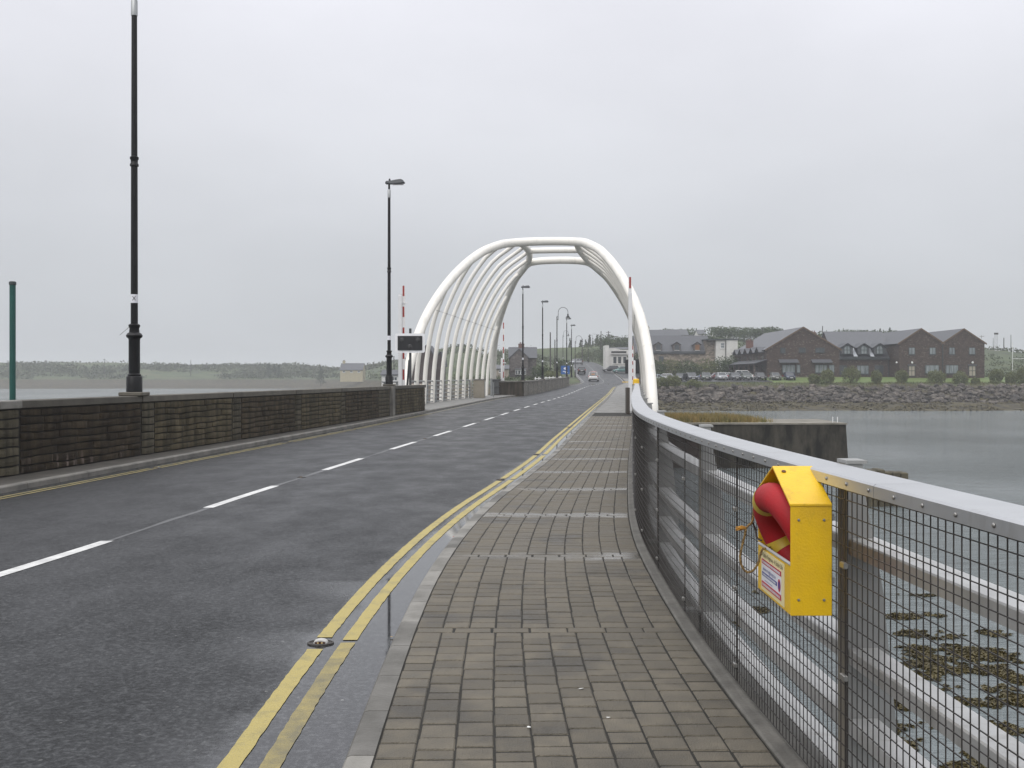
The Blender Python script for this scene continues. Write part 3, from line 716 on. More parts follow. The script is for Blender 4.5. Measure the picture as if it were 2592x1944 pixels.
for i in range(-2, 5):
    panel(i, i+.872 if i < 4 else i+.95, {0:ST_D,1:ST_M,2:ST_B,3:ST_M,4:ST_B}.get(i, ST_B))
    if i < 4: pil(i+.876, i+.998)
    mb = MB(); mb.box(-.40, .055, (i-.124)*TL+.004, i*TL-.004, 1.09, 1.225, ch=.012); mb.build('coping_stone', CONC_L if i == 0 else COPE, wall)
    mb = MB(); mb.box(-.38, .04, i*TL+.004, (i+.876)*TL-.004, 1.09, 1.222, ch=.012); mb.build('coping_stone', COPE, wall)
pil(4.955, 5.335)
mb = MB(); mb.box(-.40, .05, 4.88*TL, 5.34*TL, 1.09, 1.224, ch=.012); mb.build('coping_stone', COPE, wall)
mb = MB(); mb.box(-.36, .14, 5.345*TL, 5.345*TL+.42, -.1, 1.21, ch=.015); mb.build('wall_post', CONC, wall)
panel(5.44, 6.70, ST_M); pil(6.71, 6.81)
mb = MB(); mb.box(-.40, .055, 5.345*TL+.43, 6.82*TL, 1.09, 1.224, ch=.012); mb.build('coping_stone', COPE, wall)

# far parapet beyond the swing span
def far_wall():
    y0, y1 = 95.5, 158; n = 14
    r = thing('parapet_wall', 'far grey parapet wall with pilasters beyond the white arch', 'wall', (wallX(y0), y0, 0))
    ST_F = stone_material('far_wall_stone', (.135,.125,.105), (.26,.24,.2), 3.0, .1, dark=.75)
    for i in range(n):
        a, b = y0+(y1-y0)*i/n, y0+(y1-y0)*(i+1)/n
        def q(y, d): return (wallX(y)+d-wallX(y0), y-y0)
        za, zb = pathZ(a), pathZ(b)
        mb = MB(); mb.loft([[(*q(a,-.35),za-.3),(*q(a,0),za-.3),(*q(a,0),za+1.1),(*q(a,-.35),za+1.1)],[(*q(b-.5,-.35),zb-.3),(*q(b-.5,0),zb-.3),(*q(b-.5,0),zb+1.1),(*q(b-.5,-.35),zb+1.1)]]); mb.build('wall_panel', ST_F, r)
        mb = MB(); mb.loft([[(*q(b-.5,-.37),zb-.3),(*q(b-.5,.03),zb-.3),(*q(b-.5,.03),zb+1.12),(*q(b-.5,-.37),zb+1.12)],[(*q(b,-.37),zb-.3),(*q(b,.03),zb-.3),(*q(b,.03),zb+1.12),(*q(b,-.37),zb+1.12)]]); mb.build('pilaster', CONC, r)
        mb = MB(); mb.loft([[(*q(a,-.4),za+1.12),(*q(a,.06),za+1.12),(*q(a,.06),za+1.24),(*q(a,-.4),za+1.24)],[(*q(b,-.4),zb+1.12),(*q(b,.06),zb+1.12),(*q(b,.06),zb+1.24),(*q(b,-.4),zb+1.24)]]); mb.build('coping_stone', CONC, r)
    mb = MB(); x = 0; mb.box(-2.9, -.02, -.35, 0, -.3, 1.12); mb.build('return_wall', wall_material('wall_return', (.05,.042,.033), (.07,.06,.046)), r)
    mb = MB(); mb.box(-2.95, .08, -.42, -.0, 1.13, 1.24); mb.build('return_coping', CONC, r)
far_wall()
# ------------------------------------------------------------------ right hand fence: rails, posts, mesh panels
fence = thing('bridge_fence', 'galvanised steel bridge fence with wide handrail and dark wire mesh', 'fence', (fenceX(0), 0, 0))
FX0 = fenceX(0)
def fnorm(y):
    d = (fenceX(y+.05)-fenceX(y-.05))/.1; l = math.hypot(1, d); return Vector((1/l, -d/l))     # outward
def fp(y, off, z):
    n = fnorm(y); return (fenceX(y)+n.x*off-FX0, y+n.y*off, z)
def fys(a, b, st): k = max(1, int(math.ceil((b-a)/st))); return [a+(b-a)*i/k for i in range(k+1)]
def rail(name, m, ya, yb, sec, st=.25):
    mb = MB(); mb.loft([[fp(y, o_, z_+pathZ(y)) for o_, z_ in sec] for y in fys(ya, yb, st)]); return mb.build(name, m, fence)
joints = [-2.6, .6, 3.58, 6.75, 9.9, 13.1, 16.3, 19.5, 22.7, 26, 32, 38, 44, 50, 56]
for a, b in zip(joints[:-1], joints[1:]):
    st = .2 if a < 20 else 1.0
    rail('handrail', GALV_TOP, a+.002, b-.002, [(-.012,1.212),(-.012,1.252),(-.004,1.259),(.172,1.259),(.18,1.252),(.18,1.212),(.172,1.212),(.172,1.248),(-.004,1.248),(-.004,1.212)], st)
for z in (.95, .50, .21, -.05):
    for a, b in zip(joints[:-1], joints[1:]):
        st = .2 if a < 20 else 1.0
        rail('lower_rail', GALV, a+.001, b-.001, [(.190,z-.06),(.190,z),(.196,z+.006),(.309,z+.006),(.315,z),(.315,z-.06),(.308,z-.06),(.308,z-.004),(.197,z-.004),(.197,z-.06)], st)
# posts: tapered fins outside the rails
post_y = [-1.8, 1.35] + [4.42+3.18*k for k in range(9)] + [36, 42, 48, 54]
for y in post_y:
    n = fnorm(y); t = Vector((-n.y, n.x)); mb = MB(); z0 = pathZ(y)
    def pq(off, al, z): 
        x_, y_, _ = fp(y, off, z); return (x_+t.x*al, y_+t.y*al, z+z0)
    for al in (-.045, .045):
        prof = [(.178,-.5),(.40,-.5),(.385,.2),(.33,.75),(.26,1.12),(.245,1.262),(.178,1.262)]
        mb.loft([[pq(o_, al-.007, z_) for o_, z_ in prof], [pq(o_, al+.007, z_) for o_, z_ in prof]])
    mb.loft([[pq(.178,-.06,1.262),pq(.262,-.06,1.262),pq(.262,.06,1.262),pq(.178,.06,1.262)],[pq(.178,-.06,1.276),pq(.262,-.06,1.276),pq(.262,.06,1.276),pq(.178,.06,1.276)]])
    mb.loft([[pq(.03,-.05,-.03),pq(.46,-.05,-.03),pq(.46,.05,-.03),pq(.03,.05,-.03)],[pq(.03,-.05,-.05),pq(.46,-.05,-.05),pq(.46,.05,-.05),pq(.03,.05,-.05)]])
    mb.build('post', FINM, fence)
    mb = MB()
    mb.loft([[pq(.176,-.038,-.04),pq(.188,-.038,-.04),pq(.188,.038,-.04),pq(.176,.038,-.04)],[pq(.176,-.038,1.26),pq(.188,-.038,1.26),pq(.188,.038,1.26),pq(.176,.038,1.26)]])
    mb.build('post_web', mat('post_web_steel', (.30,.27,.22), .5, (.22,.20,.165), 4, metal=.2), fence)
# rivets along the handrail fascia
rv = MB(); rv.lathe([(.0001,0),(.0075,.0005),(.0068,.003),(.004,.0048),(.0001,.0053)], 10); rme = rv.mesh('rivet', RIVET, True)
y = 2.35
while y < 15:
    n = fnorm(y); x_, y_, _ = fp(y, -.0125, 0)
    o = put('rivet', rme, fence, (x_, y_, 1.233)); o.rotation_mode = 'QUATERNION'; o.rotation_quaternion = Vector((-n.x, -n.y, 0)).to_track_quat('Z', 'Y'); y += .212
# welded mesh panels
panels = [-1.0, .6, 2.2, 3.9, 5.55, 7.2, 8.8, 10.4, 12.0, 13.6, 15.2, 17, 19, 21, 23, 25]
def wirebox(mb, pa, pb, r, u, v):
    A = [Vector(pa)+u*r*a+v*r*b for a, b in ((-1,-1),(1,-1),(1,1),(-1,1))]; B = [Vector(pb)+u*r*a+v*r*b for a, b in ((-1,-1),(1,-1),(1,1),(-1,1))]
    mb.loft([A, B], caps=False)
for a, b in zip(panels[:-1], panels[1:]):
    mb = MB(); a_, b_ = a+.008, b-.008
    k = int((b_-a_)/.0485)
    for i in range(k+1):
        y = a_+(b_-a_)*i/k; n = fnorm(y); u = Vector((n.x, n.y, 0)); v = Vector((-n.y, n.x, 0))
        rr = .0016 if 0 < i < k else .003
        wirebox(mb, fp(y, .012, .035), fp(y, .012, 1.222), rr, u, v)
    hz = [.04+.0565*i for i in range(21)]
    hz.append(1.205)
    ysg = fys(a_, b_, .17)
    for z in hz:
        for y0, y1 in zip(ysg[:-1], ysg[1:]):
            n = fnorm((y0+y1)/2); wirebox(mb, fp(y0, .0078, z), fp(y1, .0080, z), .0016, Vector((n.x, n.y, 0)), Vector((0,0,1)))
    mb.build('mesh_panel', WIRE, fence)
# mesh clips where panels meet a rail
cl_ = MB(); cl_.box(-.008,.008,-.022,.022,-.012,.012, ch=.004); cme = cl_.mesh('mesh_clip', RIVET)
for y in panels[2:-3]:
    for z in (.93, .52, .12):
        n = fnorm(y); x_, y_, _ = fp(y, .002, 0); o = put('mesh_clip', cme, fence, (x_, y_, z), math.atan2(n.y, n.x))
# plain railing that carries on over the swing span to the village
fr = thing('bridge_railing', 'grey steel railing along the right footpath beyond the arch foot', 'railing', (fenceX(56.2), 56.2, 0))
def q(y, d, z): return (fenceX(y)+d-fenceX(56.2), y-56.2, z+pathZ(y))
for z, hw in ((1.22,.07),(.95,.03),(.68,.03),(.41,.03),(.14,.03)):
    mb = MB(); mb.loft([[q(y,-hw,z-.03),q(y,hw,z-.03),q(y,hw,z+.03),q(y,-hw,z+.03)] for y in fys(56.3,150,4)]); mb.build('rail', GALV, fr)
for i in range(24):
    y = 57+i*4; mb = MB(); x_, y_, z_ = q(y, .06, 0); mb.box(x_, x_+.14, y_-.05, y_+.05, z_-.2, z_+1.2); mb.build('post', GALV, fr)

# ------------------------------------------------------------------ lifebuoy housing on the fence
hb = thing('lifebuoy_housing', 'yellow house-shaped lifebuoy box hung on the mesh fence', 'lifebuoy box', (1.2, 4.265, .722))
Wd, Dp, EV, AP = .265, .155, .42, .54                # half width along the fence, depth, eave and apex heights
def sheet(name, poly, d, m=YBOX): mb = MB(); mb.extrude(poly, d); return mb.build(name, m, hb)
T = .007
sheet('back_panel', [(-.012,-Wd+.004,0.004),(-.012,Wd-.004,0.004),(-.012,Wd-.004,EV),(-.012,0,AP-.012),(-.012,-Wd+.004,EV)], (T,0,0))
sheet('side_panel', [(-Dp,-Wd,0),(0,-Wd,0),(0,-Wd,EV),(-Dp,-Wd,EV)], (0,T,0))
sheet('side_panel', [(-Dp,Wd,0),(0,Wd,0),(0,Wd,EV),(-Dp,Wd,EV)], (0,-T,0))
sheet('base_panel', [(-Dp+.001,-Wd+T,0),(-.002,-Wd+T,0),(-.002,Wd-T,0),(-Dp+.001,Wd-T,0)], (0,0,T))
rise = Vector((0, Wd, AP-EV)).normalized(); nn = Vector((0, -rise.z, rise.y))
for s in (-1, 1):
    a = Vector((-Dp-.004, s*(Wd+.003), EV+.001)); b = Vector((-Dp-.004, 0, AP+.001)); c = Vector((.0, 0, AP+.001)); d_ = Vector((.0, s*(Wd+.003), EV+.001))
    sheet('roof_panel', [a, b, c, d_], (0, 0, -.010))
sheet('front_panel', [(-Dp,-Wd+T+.001,T+.001),(-Dp,Wd-T-.001,T+.001),(-Dp,Wd-T-.001,.19),(-Dp,-Wd+T+.001,.19)], (T,0,0))
mb = MB(); mb.tube([(-Dp+.003,-Wd+T,.192),(-Dp+.003,Wd-T,.192)], .0065, 10); mb.build('panel_edging', GREY, hb, sm=True)
mb = MB(); mb.lathe([(.0001,0),(.009,.001),(.009,.004),(.0001,.006)], 10); o = mb.build('roof_bolt', mat('rust', (.12,.05,.02), .7), hb); o.location = (-Dp+.03, -.045, AP-.019); o.rotation_euler = (R(24), 0, 0)
for bz in (.06, .36):
    for bx_ in (-.125, -.03):
        mb = MB(); mb.lathe([(.0001,0),(.0055,.0006),(.005,.003),(.0001,.0045)], 8); o = mb.build('side_bolt', RIVET, hb, sm=True); o.location = (bx_, -Wd-.0002, bz); o.rotation_euler = (R(90), 0, 0)
# fixing brackets back to the rail
for z in (.12, .36):
    mb = MB(); mb.box(-.002, .03, -.2, .2, z-.012, z+.012); mb.build('fixing_bar', mat('zinc', (.4,.4,.4), .4, metal=.6), hb)
for ch_ in hb.children:
    if ch_.name.split('.')[0].endswith('panel'):
        bv = ch_.modifiers.new('soft_edges', 'BEVEL'); bv.width = .0022; bv.segments = 2
# printed notice
lab = sheet('notice', [(-Dp-.0018,-.178,.012),(-Dp-.0018,.205,.012),(-Dp-.0018,.205,.178),(-Dp-.0018,-.178,.178)], (.0012,0,0), LABELM)
def on_label(name, m, y0, y1, z0, z1, lift):
    mb = MB(); mb.extrude([(-Dp-lift,y0,z0),(-Dp-lift,y1,z0),(-Dp-lift,y1,z1),(-Dp-lift,y0,z1)], (.0005,0,0)); o = mb.build(name, m, hb); o.parent = lab; return o
on_label('notice_panel', LABELW, -.135, .185, .028, .142, .0026)
on_label('red_strip', LRED, -.135, .185, .122, .142, .0034); on_label('red_strip', LRED, -.135, .185, .028, .050, .0034)
on_label('blue_strip', LBLUE, -.068, .178, .073, .089, .0034)
mb = MB(); mb.add([(0,.5*math.cos(2*PI*i/20)*.042,.5*math.sin(2*PI*i/20)*.050) for i in range(20)], [tuple(range(20))]); o = mb.build('emblem', LRED, lab); o.location = (-Dp-.0036, -.105, .083)
mb = MB(); mb.add([(0,.5*math.cos(2*PI*i/16)*.026,.5*math.sin(2*PI*i/16)*.032) for i in range(16)], [tuple(range(16))]); o = mb.build('emblem_centre', LBLUE, lab); o.location = (-Dp-.0042, -.105, .083)
def text(s, parent, m, size, loc, mtx, name='lettering', width=None):
    cu = bpy.data.curves.new('t', 'FONT'); cu.body = s; cu.size = size; cu.align_x = 'CENTER'; cu.align_y = 'CENTER'; cu.resolution_u = 2
    ob = bpy.data.objects.new('t', cu); C.objects.link(ob); dg = bpy.context.evaluated_depsgraph_get(); dg.update()
    me = bpy.data.meshes.new_from_object(ob.evaluated_get(dg)); bpy.data.objects.remove(ob); bpy.data.curves.remove(cu)
    if width:
        xs_ = [v.co.x for v in me.vertices]; k = width/(max(xs_)-min(xs_))
        for v in me.vertices: v.co.x *= k
    me.materials.clear(); me.materials.append(m)
    o = bpy.data.objects.new(name, me); C.objects.link(o); o.parent = parent; o.matrix_local = Matrix.Translation(loc) @ mtx; return o
FACE = Matrix(((0,0,-1,0),(-1,0,0,0),(0,1,0,0),(0,0,0,1)))
text('A Stolen Ringbuoy - A Stolen Life', lab, INK, .026, (-Dp-.003, .014, .160), FACE, width=.34)
text('www.ringbuoys.ie', lab, LBLUE, .024, (-Dp-.0040, .055, .104), FACE, width=.21)
for z0, z1, ya, yb, m_ in ((.127,.137,-.12,.17,LABELW),(.034,.044,-.12,.17,LABELW),(.077,.085,-.055,.165,LABELW),(.058,.061,.0,.13,LBLUE)):
    mb = MB(); y = ya
    while y < yb:
        ln = rnd.uniform(.006,.013); mb.add([(-Dp-.0045,y,z0),(-Dp-.0045,min(y+ln,yb),z0),(-Dp-.0045,min(y+ln,yb),z1),(-Dp-.0045,y,z1)], [(0,1,2,3)]); y += ln+.0045
    mb.build('small_print', m_, lab)

# the ring itself leans out of the box
ring = thing('lifebuoy', 'red lifebuoy ring leaning out of the yellow box', 'lifebuoy', (1.2-.088, 4.262, .722+.262))
RR, rr_ = .168, .060
rot = Matrix.Rotation(R(7), 4, 'Z') @ Matrix.Rotation(R(-25), 4, 'Y')
def tor(th, ph, k=1.0):
    r_ = rr_*k; a = RR+r_*math.cos(ph); return rot @ Vector((r_*math.sin(ph), a*math.cos(th), a*math.sin(th)))
mb = MB(); n1, n2 = 56, 20
mb.v = [tuple(tor(2*PI*i/n1, 2*PI*j/n2)) for i in range(n1) for j in range(n2)]
for i in range(n1):
    for j in range(n2): mb.f.append([i*n2+j, ((i+1)%n1)*n2+j, ((i+1)%n1)*n2+(j+1)%n2, i*n2+(j+1)%n2]); mb.m.append(0)
mb.build('ring', REDP, ring, sm=True)
for c in (62, 197, 337):
    mb = MB(); a0, a1 = R(c-10), R(c+10)
    mb.loft([[tor(a0+(a1-a0)*q_/4, 2*PI*j/n2, 1.025) for j in range(n2)] for q_ in range(5)], caps=False); mb.build('band', REFL, ring, sm=True)
mb = MB()
for th_ in (R(333), R(337), R(341)):
    for k in range(5):
        p0 = tor(th_, R(-118+k*9), 1.04); p1 = tor(th_, R(-118+k*9+6), 1.04); mb.tube([p0, p1], .0022, 4)
mb.build('band_print', INK, ring)
# grab line looped out of the front
def rope(name, pts, r, parent, m=ROPE):
    P = [Vector(p) for p in pts]; o_ = []
    for i in range(len(P)-1):
        p0, p1, p2, p3 = P[max(i-1,0)], P[i], P[i+1], P[min(i+2,len(P)-1)]
        for k in range(6):
            t = k/6; o_.append(.5*((2*p1)+(p2-p0)*t+(2*p0-5*p1+4*p2-p3)*t*t+(3*p1-p0-3*p2+p3)*t**3))
    o_.append(P[-1]); mb = MB()
    d = 3.0
    for s in (0, 2*PI/3, 4*PI/3):
        q_ = []
        for i, p in enumerate(o_):
            t = (o_[min(i+1,len(o_)-1)]-o_[max(i-1,0)]).normalized(); u = t.orthogonal().normalized(); v = t.cross(u)
            q_.append(p+(u*math.cos(i*.9+s)+v*math.sin(i*.9+s))*r*.5)
        mb.tube(q_, r*.62, 5)
    return mb.build(name, m, parent, sm=True)
def rp(zx, zy, Y): 
    return W(1840+zx/3.77, 1140+zy/3.77, Y) - Vector((1.2-.088, 4.262, .722+.262))
rope('grab_line', [rp(255,560,4.44), rp(248,640,4.44), rp(235,690,4.43), rp(190,735,4.42), rp(168,820,4.42), rp(145,910,4.42), rp(125,1010,4.42), rp(140,1100,4.42), rp(190,1160,4.42), rp(250,1145,4.41), rp(295,1080,4.40), rp(318,1000,4.40), rp(345,940,4.40), rp(400,940,4.36)], .0048, ring)
rope('grab_line', [rp(245,690,4.44), rp(275,760,4.44), rp(285,830,4.43), rp(330,860,4.40)], .0038, ring, mat('dark_cord', (.05,.035,.025), .8))
mb = MB()
for i in range(26):
    a = rp(175+rnd.uniform(-6,6), 740+rnd.uniform(-8,8), 4.42); b = rp(85+rnd.uniform(-8,30), 745+rnd.uniform(-22,26), 4.42+rnd.uniform(-.02,.02))
    mb.tube([a, (a+b)/2+Vector((0,0,rnd.uniform(-.004,.006))), b], [.0022,.0018,.0008], 4)
mb.build('frayed_end', mat('rope_fray', (.62,.36,.07), .9, (.5,.22,.04), 40), ring)

# ------------------------------------------------------------------ the white arch of the swing bridge
ACX, ACY = 2.897, 76.5
arch = thing('bridge_arch', 'white tubular steel arch ribcage spanning the road', 'bridge arch', (ACX, ACY, 0), -math.atan(AX))
HC, HW, HL = 10.85, 6.77, 19.4
profile = curve([(-2,6.80),(0,6.77),(3,6.55),(5,6.15),(6.8,5.45),(8.1,4.75),(9.0,4.12),(9.6,3.6),(10.0,3.08),(10.4,2.5),(10.85,1.87),(11.2,1.2)])
def az(s): return HC*(1-(abs(s)/HL)**2.95)
def ao(z):
    return profile(z)
def apt(s, side, z): return Vector((side*ao(z), s, z))
for e_ in (-1, 1):                                    # the two portals, each one bent tube
    leg = []
    for i in range(26):
        s = HL - (HL-7.1)*(i/25)**.85
        leg.append((s, az(s)))
    L_ = [Vector((-HW-.02, e_*(HL+.35), -1.6)), Vector((-HW-.01, e_*(HL+.15), -.8))]+[apt(e_*s, -1, z) for s, z in leg]
    top = [Vector((-2.2, e_*6.2, 10.46)), Vector((-1.4, e_*5.9, 10.55)), Vector((-.5, e_*5.82, 10.58)), Vector((.5, e_*5.82, 10.58)), Vector((1.4, e_*5.9, 10.55)), Vector((2.2, e_*6.2, 10.46))]
    path = L_ + top + [Vector((-p.x, p.y, p.z)) for p in reversed(L_)]
    fine = []
    for i in range(len(path)-1):
        p0, p1, p2, p3 = path[max(i-1,0)], path[i], path[i+1], path[min(i+2,len(path)-1)]
        for k in range(3):
            t = k/3; fine.append(.5*((2*p1)+(p2-p0)*t+(2*p0-5*p1+4*p2-p3)*t*t+(3*p1-p0-3*p2+p3)*t**3))
    fine.append(path[-1])
    rad = [.278+.03*smooth(3.0,-1.0,p.z) for p in fine]
    mb = MB(); mb.tube(fine, rad, 24); mb.build('portal_tube', WHITEP, arch, sm=True)
for side in (-1, 1):
    mb = MB(); mb.tube([apt(s, side, az(s)) for s in [-7.4+14.8*i/24 for i in range(25)]], .25, 20); mb.build('crown_tube', WHITEP, arch, sm=True)
    for s in (-15.6,-13.1,-10.35,-7.3,-4.25,-1.1,1.95,5.1,8.4,11.6,14.6):
        zt = az(s); mb = MB()
        mb.tube([Vector((side*HW, s, -1.2))]+[apt(s, side, zt*(i/22)**.9) for i in range(23)], .136, 14); mb.build('rib', WHITEP, arch, sm=True)
    # stay cable with clips on the inside of the ribs
    mb = MB(); P = [apt(s, side, z)+Vector((-side*.13,0,0)) for s, z in [(-14.6+28.6*i/12, 5.55) for i in range(13)]]
    mb.tube(P, .012, 6); mb.build('stay_cable', FINM, arch)
    for s in (-13.1,-10.35,-7.3,-4.25,-1.1,1.95,5.1,8.4,11.6):
        p = apt(s, side, 5.55)+Vector((-side*.13,0,0)); mb = MB(); mb.box(p.x-.035,p.x+.035,p.y-.045,p.y+.045,p.z-.035,p.z+.035); mb.build('cable_clip', FINM, arch)
for e_ in (-1, 1):                                    # site welds on the portal legs
    for side in (-1, 1):
        for s in (17.2, 13.0, 9.0):
            p0, p1 = apt(e_*(s+.03), side, az(s+.03)), apt(e_*(s-.03), side, az(s-.03)); mb = MB(); mb.tube([p0, p1], .287, 24); mb.build('weld_band', WHITEP, arch, sm=True)
for s, r_ in ((-2.8,.13),(1.6,.22)):
    mb = MB(); z = az(s); mb.tube([(-ao(z),s,z),(0,s,z+.02),(ao(z),s,z)], r_, 18); mb.build('cross_tube', WHITEP, arch, sm=True)

# ------------------------------------------------------------------ left railing of the swing span, cabinet, gate
rl = thing('bridge_railing', 'grey barred railing left of the road under the arch ribs', 'railing', (railX(54), 54, 0))
def q(y, d, z): return (railX(y)+d-railX(54), y-54, z)
for z in (1.34, 1.06, .8, .54, .28, .06):
    mb = MB(); mb.tube([q(y,0,z) for y in (53.5,60,70,80,88)], .045 if z > 1.3 else .032, 8); mb.build('rail', mat('railing_grey', (.30,.31,.31), .45, (.22,.23,.23), 3, metal=.3), rl, sm=True)
for i in range(13):
    y = 54+i*2.8; mb = MB(); x_, y_, _ = q(y, 0, 0); mb.box(x_-.05, x_+.05, y_-.09, y_+.09, -.1, 1.36); mb.build('post', MATS['railing_grey'], rl)
cb = thing('control_cabinet', 'beige concrete control cabinet beside the left railing', 'cabinet', (railX(82)+.75, 82, 0), -.1)
mb = MB(); mb.box(-.42,.42,-.35,.35,-.02,1.36, ch=.02); mb.build('housing', mat('cabinet_beige', (.30,.265,.21), .6, (.24,.215,.17), 2), cb)
mb = MB(); mb.box(.425,.44,-.28,.28,.1,1.25); mb.build('door', mat('cabinet_steel', (.42,.42,.40), .5), cb)
mb = MB(); mb.box(-.46,.46,-.4,.4,1.37,1.43, ch=.01); mb.build('lid', CONC, cb)
gt = thing('service_gate', 'dark barred steel gate between cabinet and far parapet', 'gate', (railX(90)+.6, 90, 0), -.113)
GM = mat('gate_dark', (.10,.105,.105), .5, metal=.3)
for x in (-.1, .1):
    pass
for y in (0, 6.6):
    mb = MB(); mb.box(-.08,.08,y-.08,y+.08,-.1,1.45); mb.build('gate_post', MATS['railing_grey'], gt)
for i in range(14):
    mb = MB(); mb.box(-.025,.025,.3+i*.45,.36+i*.45,.1,1.36); mb.build('bar', GM, gt)
for z in (.12, .75, 1.36):
    mb = MB(); mb.box(-.04,.04,.05,6.55,z-.03,z+.03); mb.build('gate_rail', GM, gt)
pb = thing('pier_block', 'brown concrete bearing block behind the left railing', 'concrete block', (railX(72)-2.6, 74, -4.6))
mb = MB(); mb.box(-1.3,1.3,-2.6,2.6,-2,5.7, ch=.05); mb.build('block', RENDER_B, pb)
mb = MB(); mb.box(-1.4,1.4,2.7,6.0,-2,5.6, ch=.05); mb.build('stepped_end', CONC, pb)
for yb, lab_ in ((84.5,'slim grey bollard post beside the beige cabinet'),):
    bl = MB(); bl.tube([(0,0,-.05),(0,0,1.1)], .05, 8); bl.add([], []); bl.box(-.07,.07,-.07,.07,1.1,1.16)
    tag(bl.build('bollard', MATS['railing_grey'], loc=(railX(yb)+1.5, yb, 0)), lab_, 'bollard')

# ------------------------------------------------------------------ street lamps
def lamp(loc, label, rotz=0.0, kind='flat', plinth=True, h=8.15):
    L = thing('street_lamp', label, 'street lamp', loc, rotz, 'street lamps along the road'); L.scale = (1.0, 1.0, 1.045)
    if plinth:
        mb = MB(); mb.box(-.24,.24,-.24,.24,.0,.075, ch=.015); mb.build('plinth', COPE, L)
    mb = MB(); mb.lathe([(.16,.07),(.16,.37),(.15,.385),(.13,.39),(.135,.42),(.113,.44),(.113,1.10),(.12,1.13),(.155,1.155),(.165,1.19),(.14,1.23),(.105,1.25),(.095,1.33),(.115,1.37),(.115,1.40),(.085,1.42)], 20); mb.build('base', BLACKP, L, sm=True)
    mb = MB(); mb.lathe([(.072,1.42),(.066,4.55),(.0665,4.56)], 16); mb.build('lower_shaft', BLACKP, L, sm=True)
    mb = MB(); mb.lathe([(.066,4.52),(.088,4.53),(.088,4.57),(.072,4.59),(.072,4.65),(.088,4.67),(.088,4.71),(.06,4.73)], 16); mb.build('collar', BLACKP, L, sm=True)
    mb = MB(); mb.lathe([(.063,4.72),(.056,7.55)], 16); mb.build('upper_shaft', BLACKP, L, sm=True)
    mb = MB(); mb.lathe([(.0735,1.83),(.0735,2.0)], 16); st = mb.build('sticker', LABELW, L, sm=True)
    if kind == 'flat':
        mb = MB(); mb.lathe([(.066,7.5),(.068,7.52),(.066,7.80),(.05,7.83)], 14); mb.build('sleeve', mat('galvanised_sleeve', (.42,.43,.43), .4, metal=.5), L, sm=True)
        mb = MB(); mb.lathe([(.045,7.8),(.042,8.0),(.03,8.05)], 12); mb.build('spigot', BLACKP, L, sm=True)
        secs = []
        for y, hw, zb, zt in ((-.16,.05,8.06,8.13),(-.12,.08,8.035,8.17),(.1,.09,8.03,8.19),(.35,.125,8.04,8.235),(.5,.13,8.05,8.245),(.58,.12,8.06,8.20),(.66,.07,8.07,8.10)):
            secs.append([(y,-hw*.7,zb),(y,hw*.7,zb),(y,hw,zb+.03),(y,hw*.75,zt-.02),(y,hw*.3,zt),(y,-hw*.3,zt),(y,-hw*.75,zt-.02),(y,-hw,zb+.03)])
        mb = MB(); mb.loft(secs); mb.build('lantern', mat('lantern_grey', (.05,.055,.06), .4), L, sm=True)
        mb = MB(); mb.box(.14,.6,-.075,.075,8.012,8.046, ch=.01); mb.build('lens', mat('lamp_lens', (.42,.40,.42), .25), L)
        mb = MB(); mb.lathe([(.035,8.17),(.04,8.21),(.03,8.25),(.0001,8.27)], 10, c=(.02,0,0)); mb.build('photocell', BLACKP, L, sm=True)
    else:
        P = [(0,0,7.5),(.16,0,7.5),(.16,0,8.05)]+[(.16+.62-.62*math.cos(t), 0, 8.05+.62*math.sin(t)) for t in [PI*i/14 for i in range(1,15)]]+[(1.4,0,7.8)]
        mb = MB(); mb.tube(P[2:], .03, 8); mb.tube([(.16,0,7.1),(.16,0,8.05)], .03, 8); mb.box(.03,.19,-.03,.03,7.15,7.2); mb.box(.03,.19,-.03,.03,7.55,7.6); mb.build('swan_neck', BLACKP, L, sm=True)
        mb = MB(); mb.lathe([(.09,7.85),(.10,7.66),(.17,7.56),(.30,7.45),(.31,7.42),(.15,7.43)], 18, c=(1.4,0,0)); mb.build('lantern', BLACKP, L, sm=True)
        mb = MB(); mb.lathe([(.14,7.44),(.14,7.32),(.09,7.24),(.0001,7.22)], 14, c=(1.4,0,0)); mb.build('lens', mat('lamp_glass', (.7,.7,.68), .15), L, sm=True)
    return L
l1 = lamp((W(340,985,22.0).x, 22.0, 1.222), 'tall black street lamp on the near parapet wall, nearest the camera')
text('X', l1, INK, .12, (.02, -.0755, 1.915), Matrix.Rotation(R(90), 4, 'X'), 'sticker_mark')
mb = MB(); mb.tube([(-.1,0,1.36),(-.3,0,1.20)], .006, 5); mb.build('loose_cable', FINM, l1)
lamp((W(985,960,44.4).x, 44.4, 1.224), 'black street lamp with flat lantern beside the black signal board')
for Y, lb, kd in ((96.2,'first black street lamp beyond the arch, on the corner of the far parapet','flat'),(116,'second black street lamp beyond the arch','flat'),(136.5,'swan-necked street lamp on the far parapet','swan'),(155,'flat-headed street lamp just beyond the swan-necked one','flat')):
    lamp((wallX(Y)-.17, Y, pathZ(Y)+1.24), lb, 0, kd)
def lamp_at(px, Y, zb, lb, kd): lamp((W(px,900,Y).x, Y, zb), lb, 0, kd, plinth=False)
lamp_at(1446.6, 172, 1.4, 'flat-headed street lamp beside the blue square sign', 'flat')
lamp_at(1456, 226, 1.2, 'swan-necked street lamp at the roadside by the dark car', 'swan')
lamp_at(1425, 275, 4.4, 'distant swan-necked street lamp left of the hill road', 'swan')
lamp_at(1489, 330, 5.4, 'farthest swan-necked street lamp up the hill', 'swan')

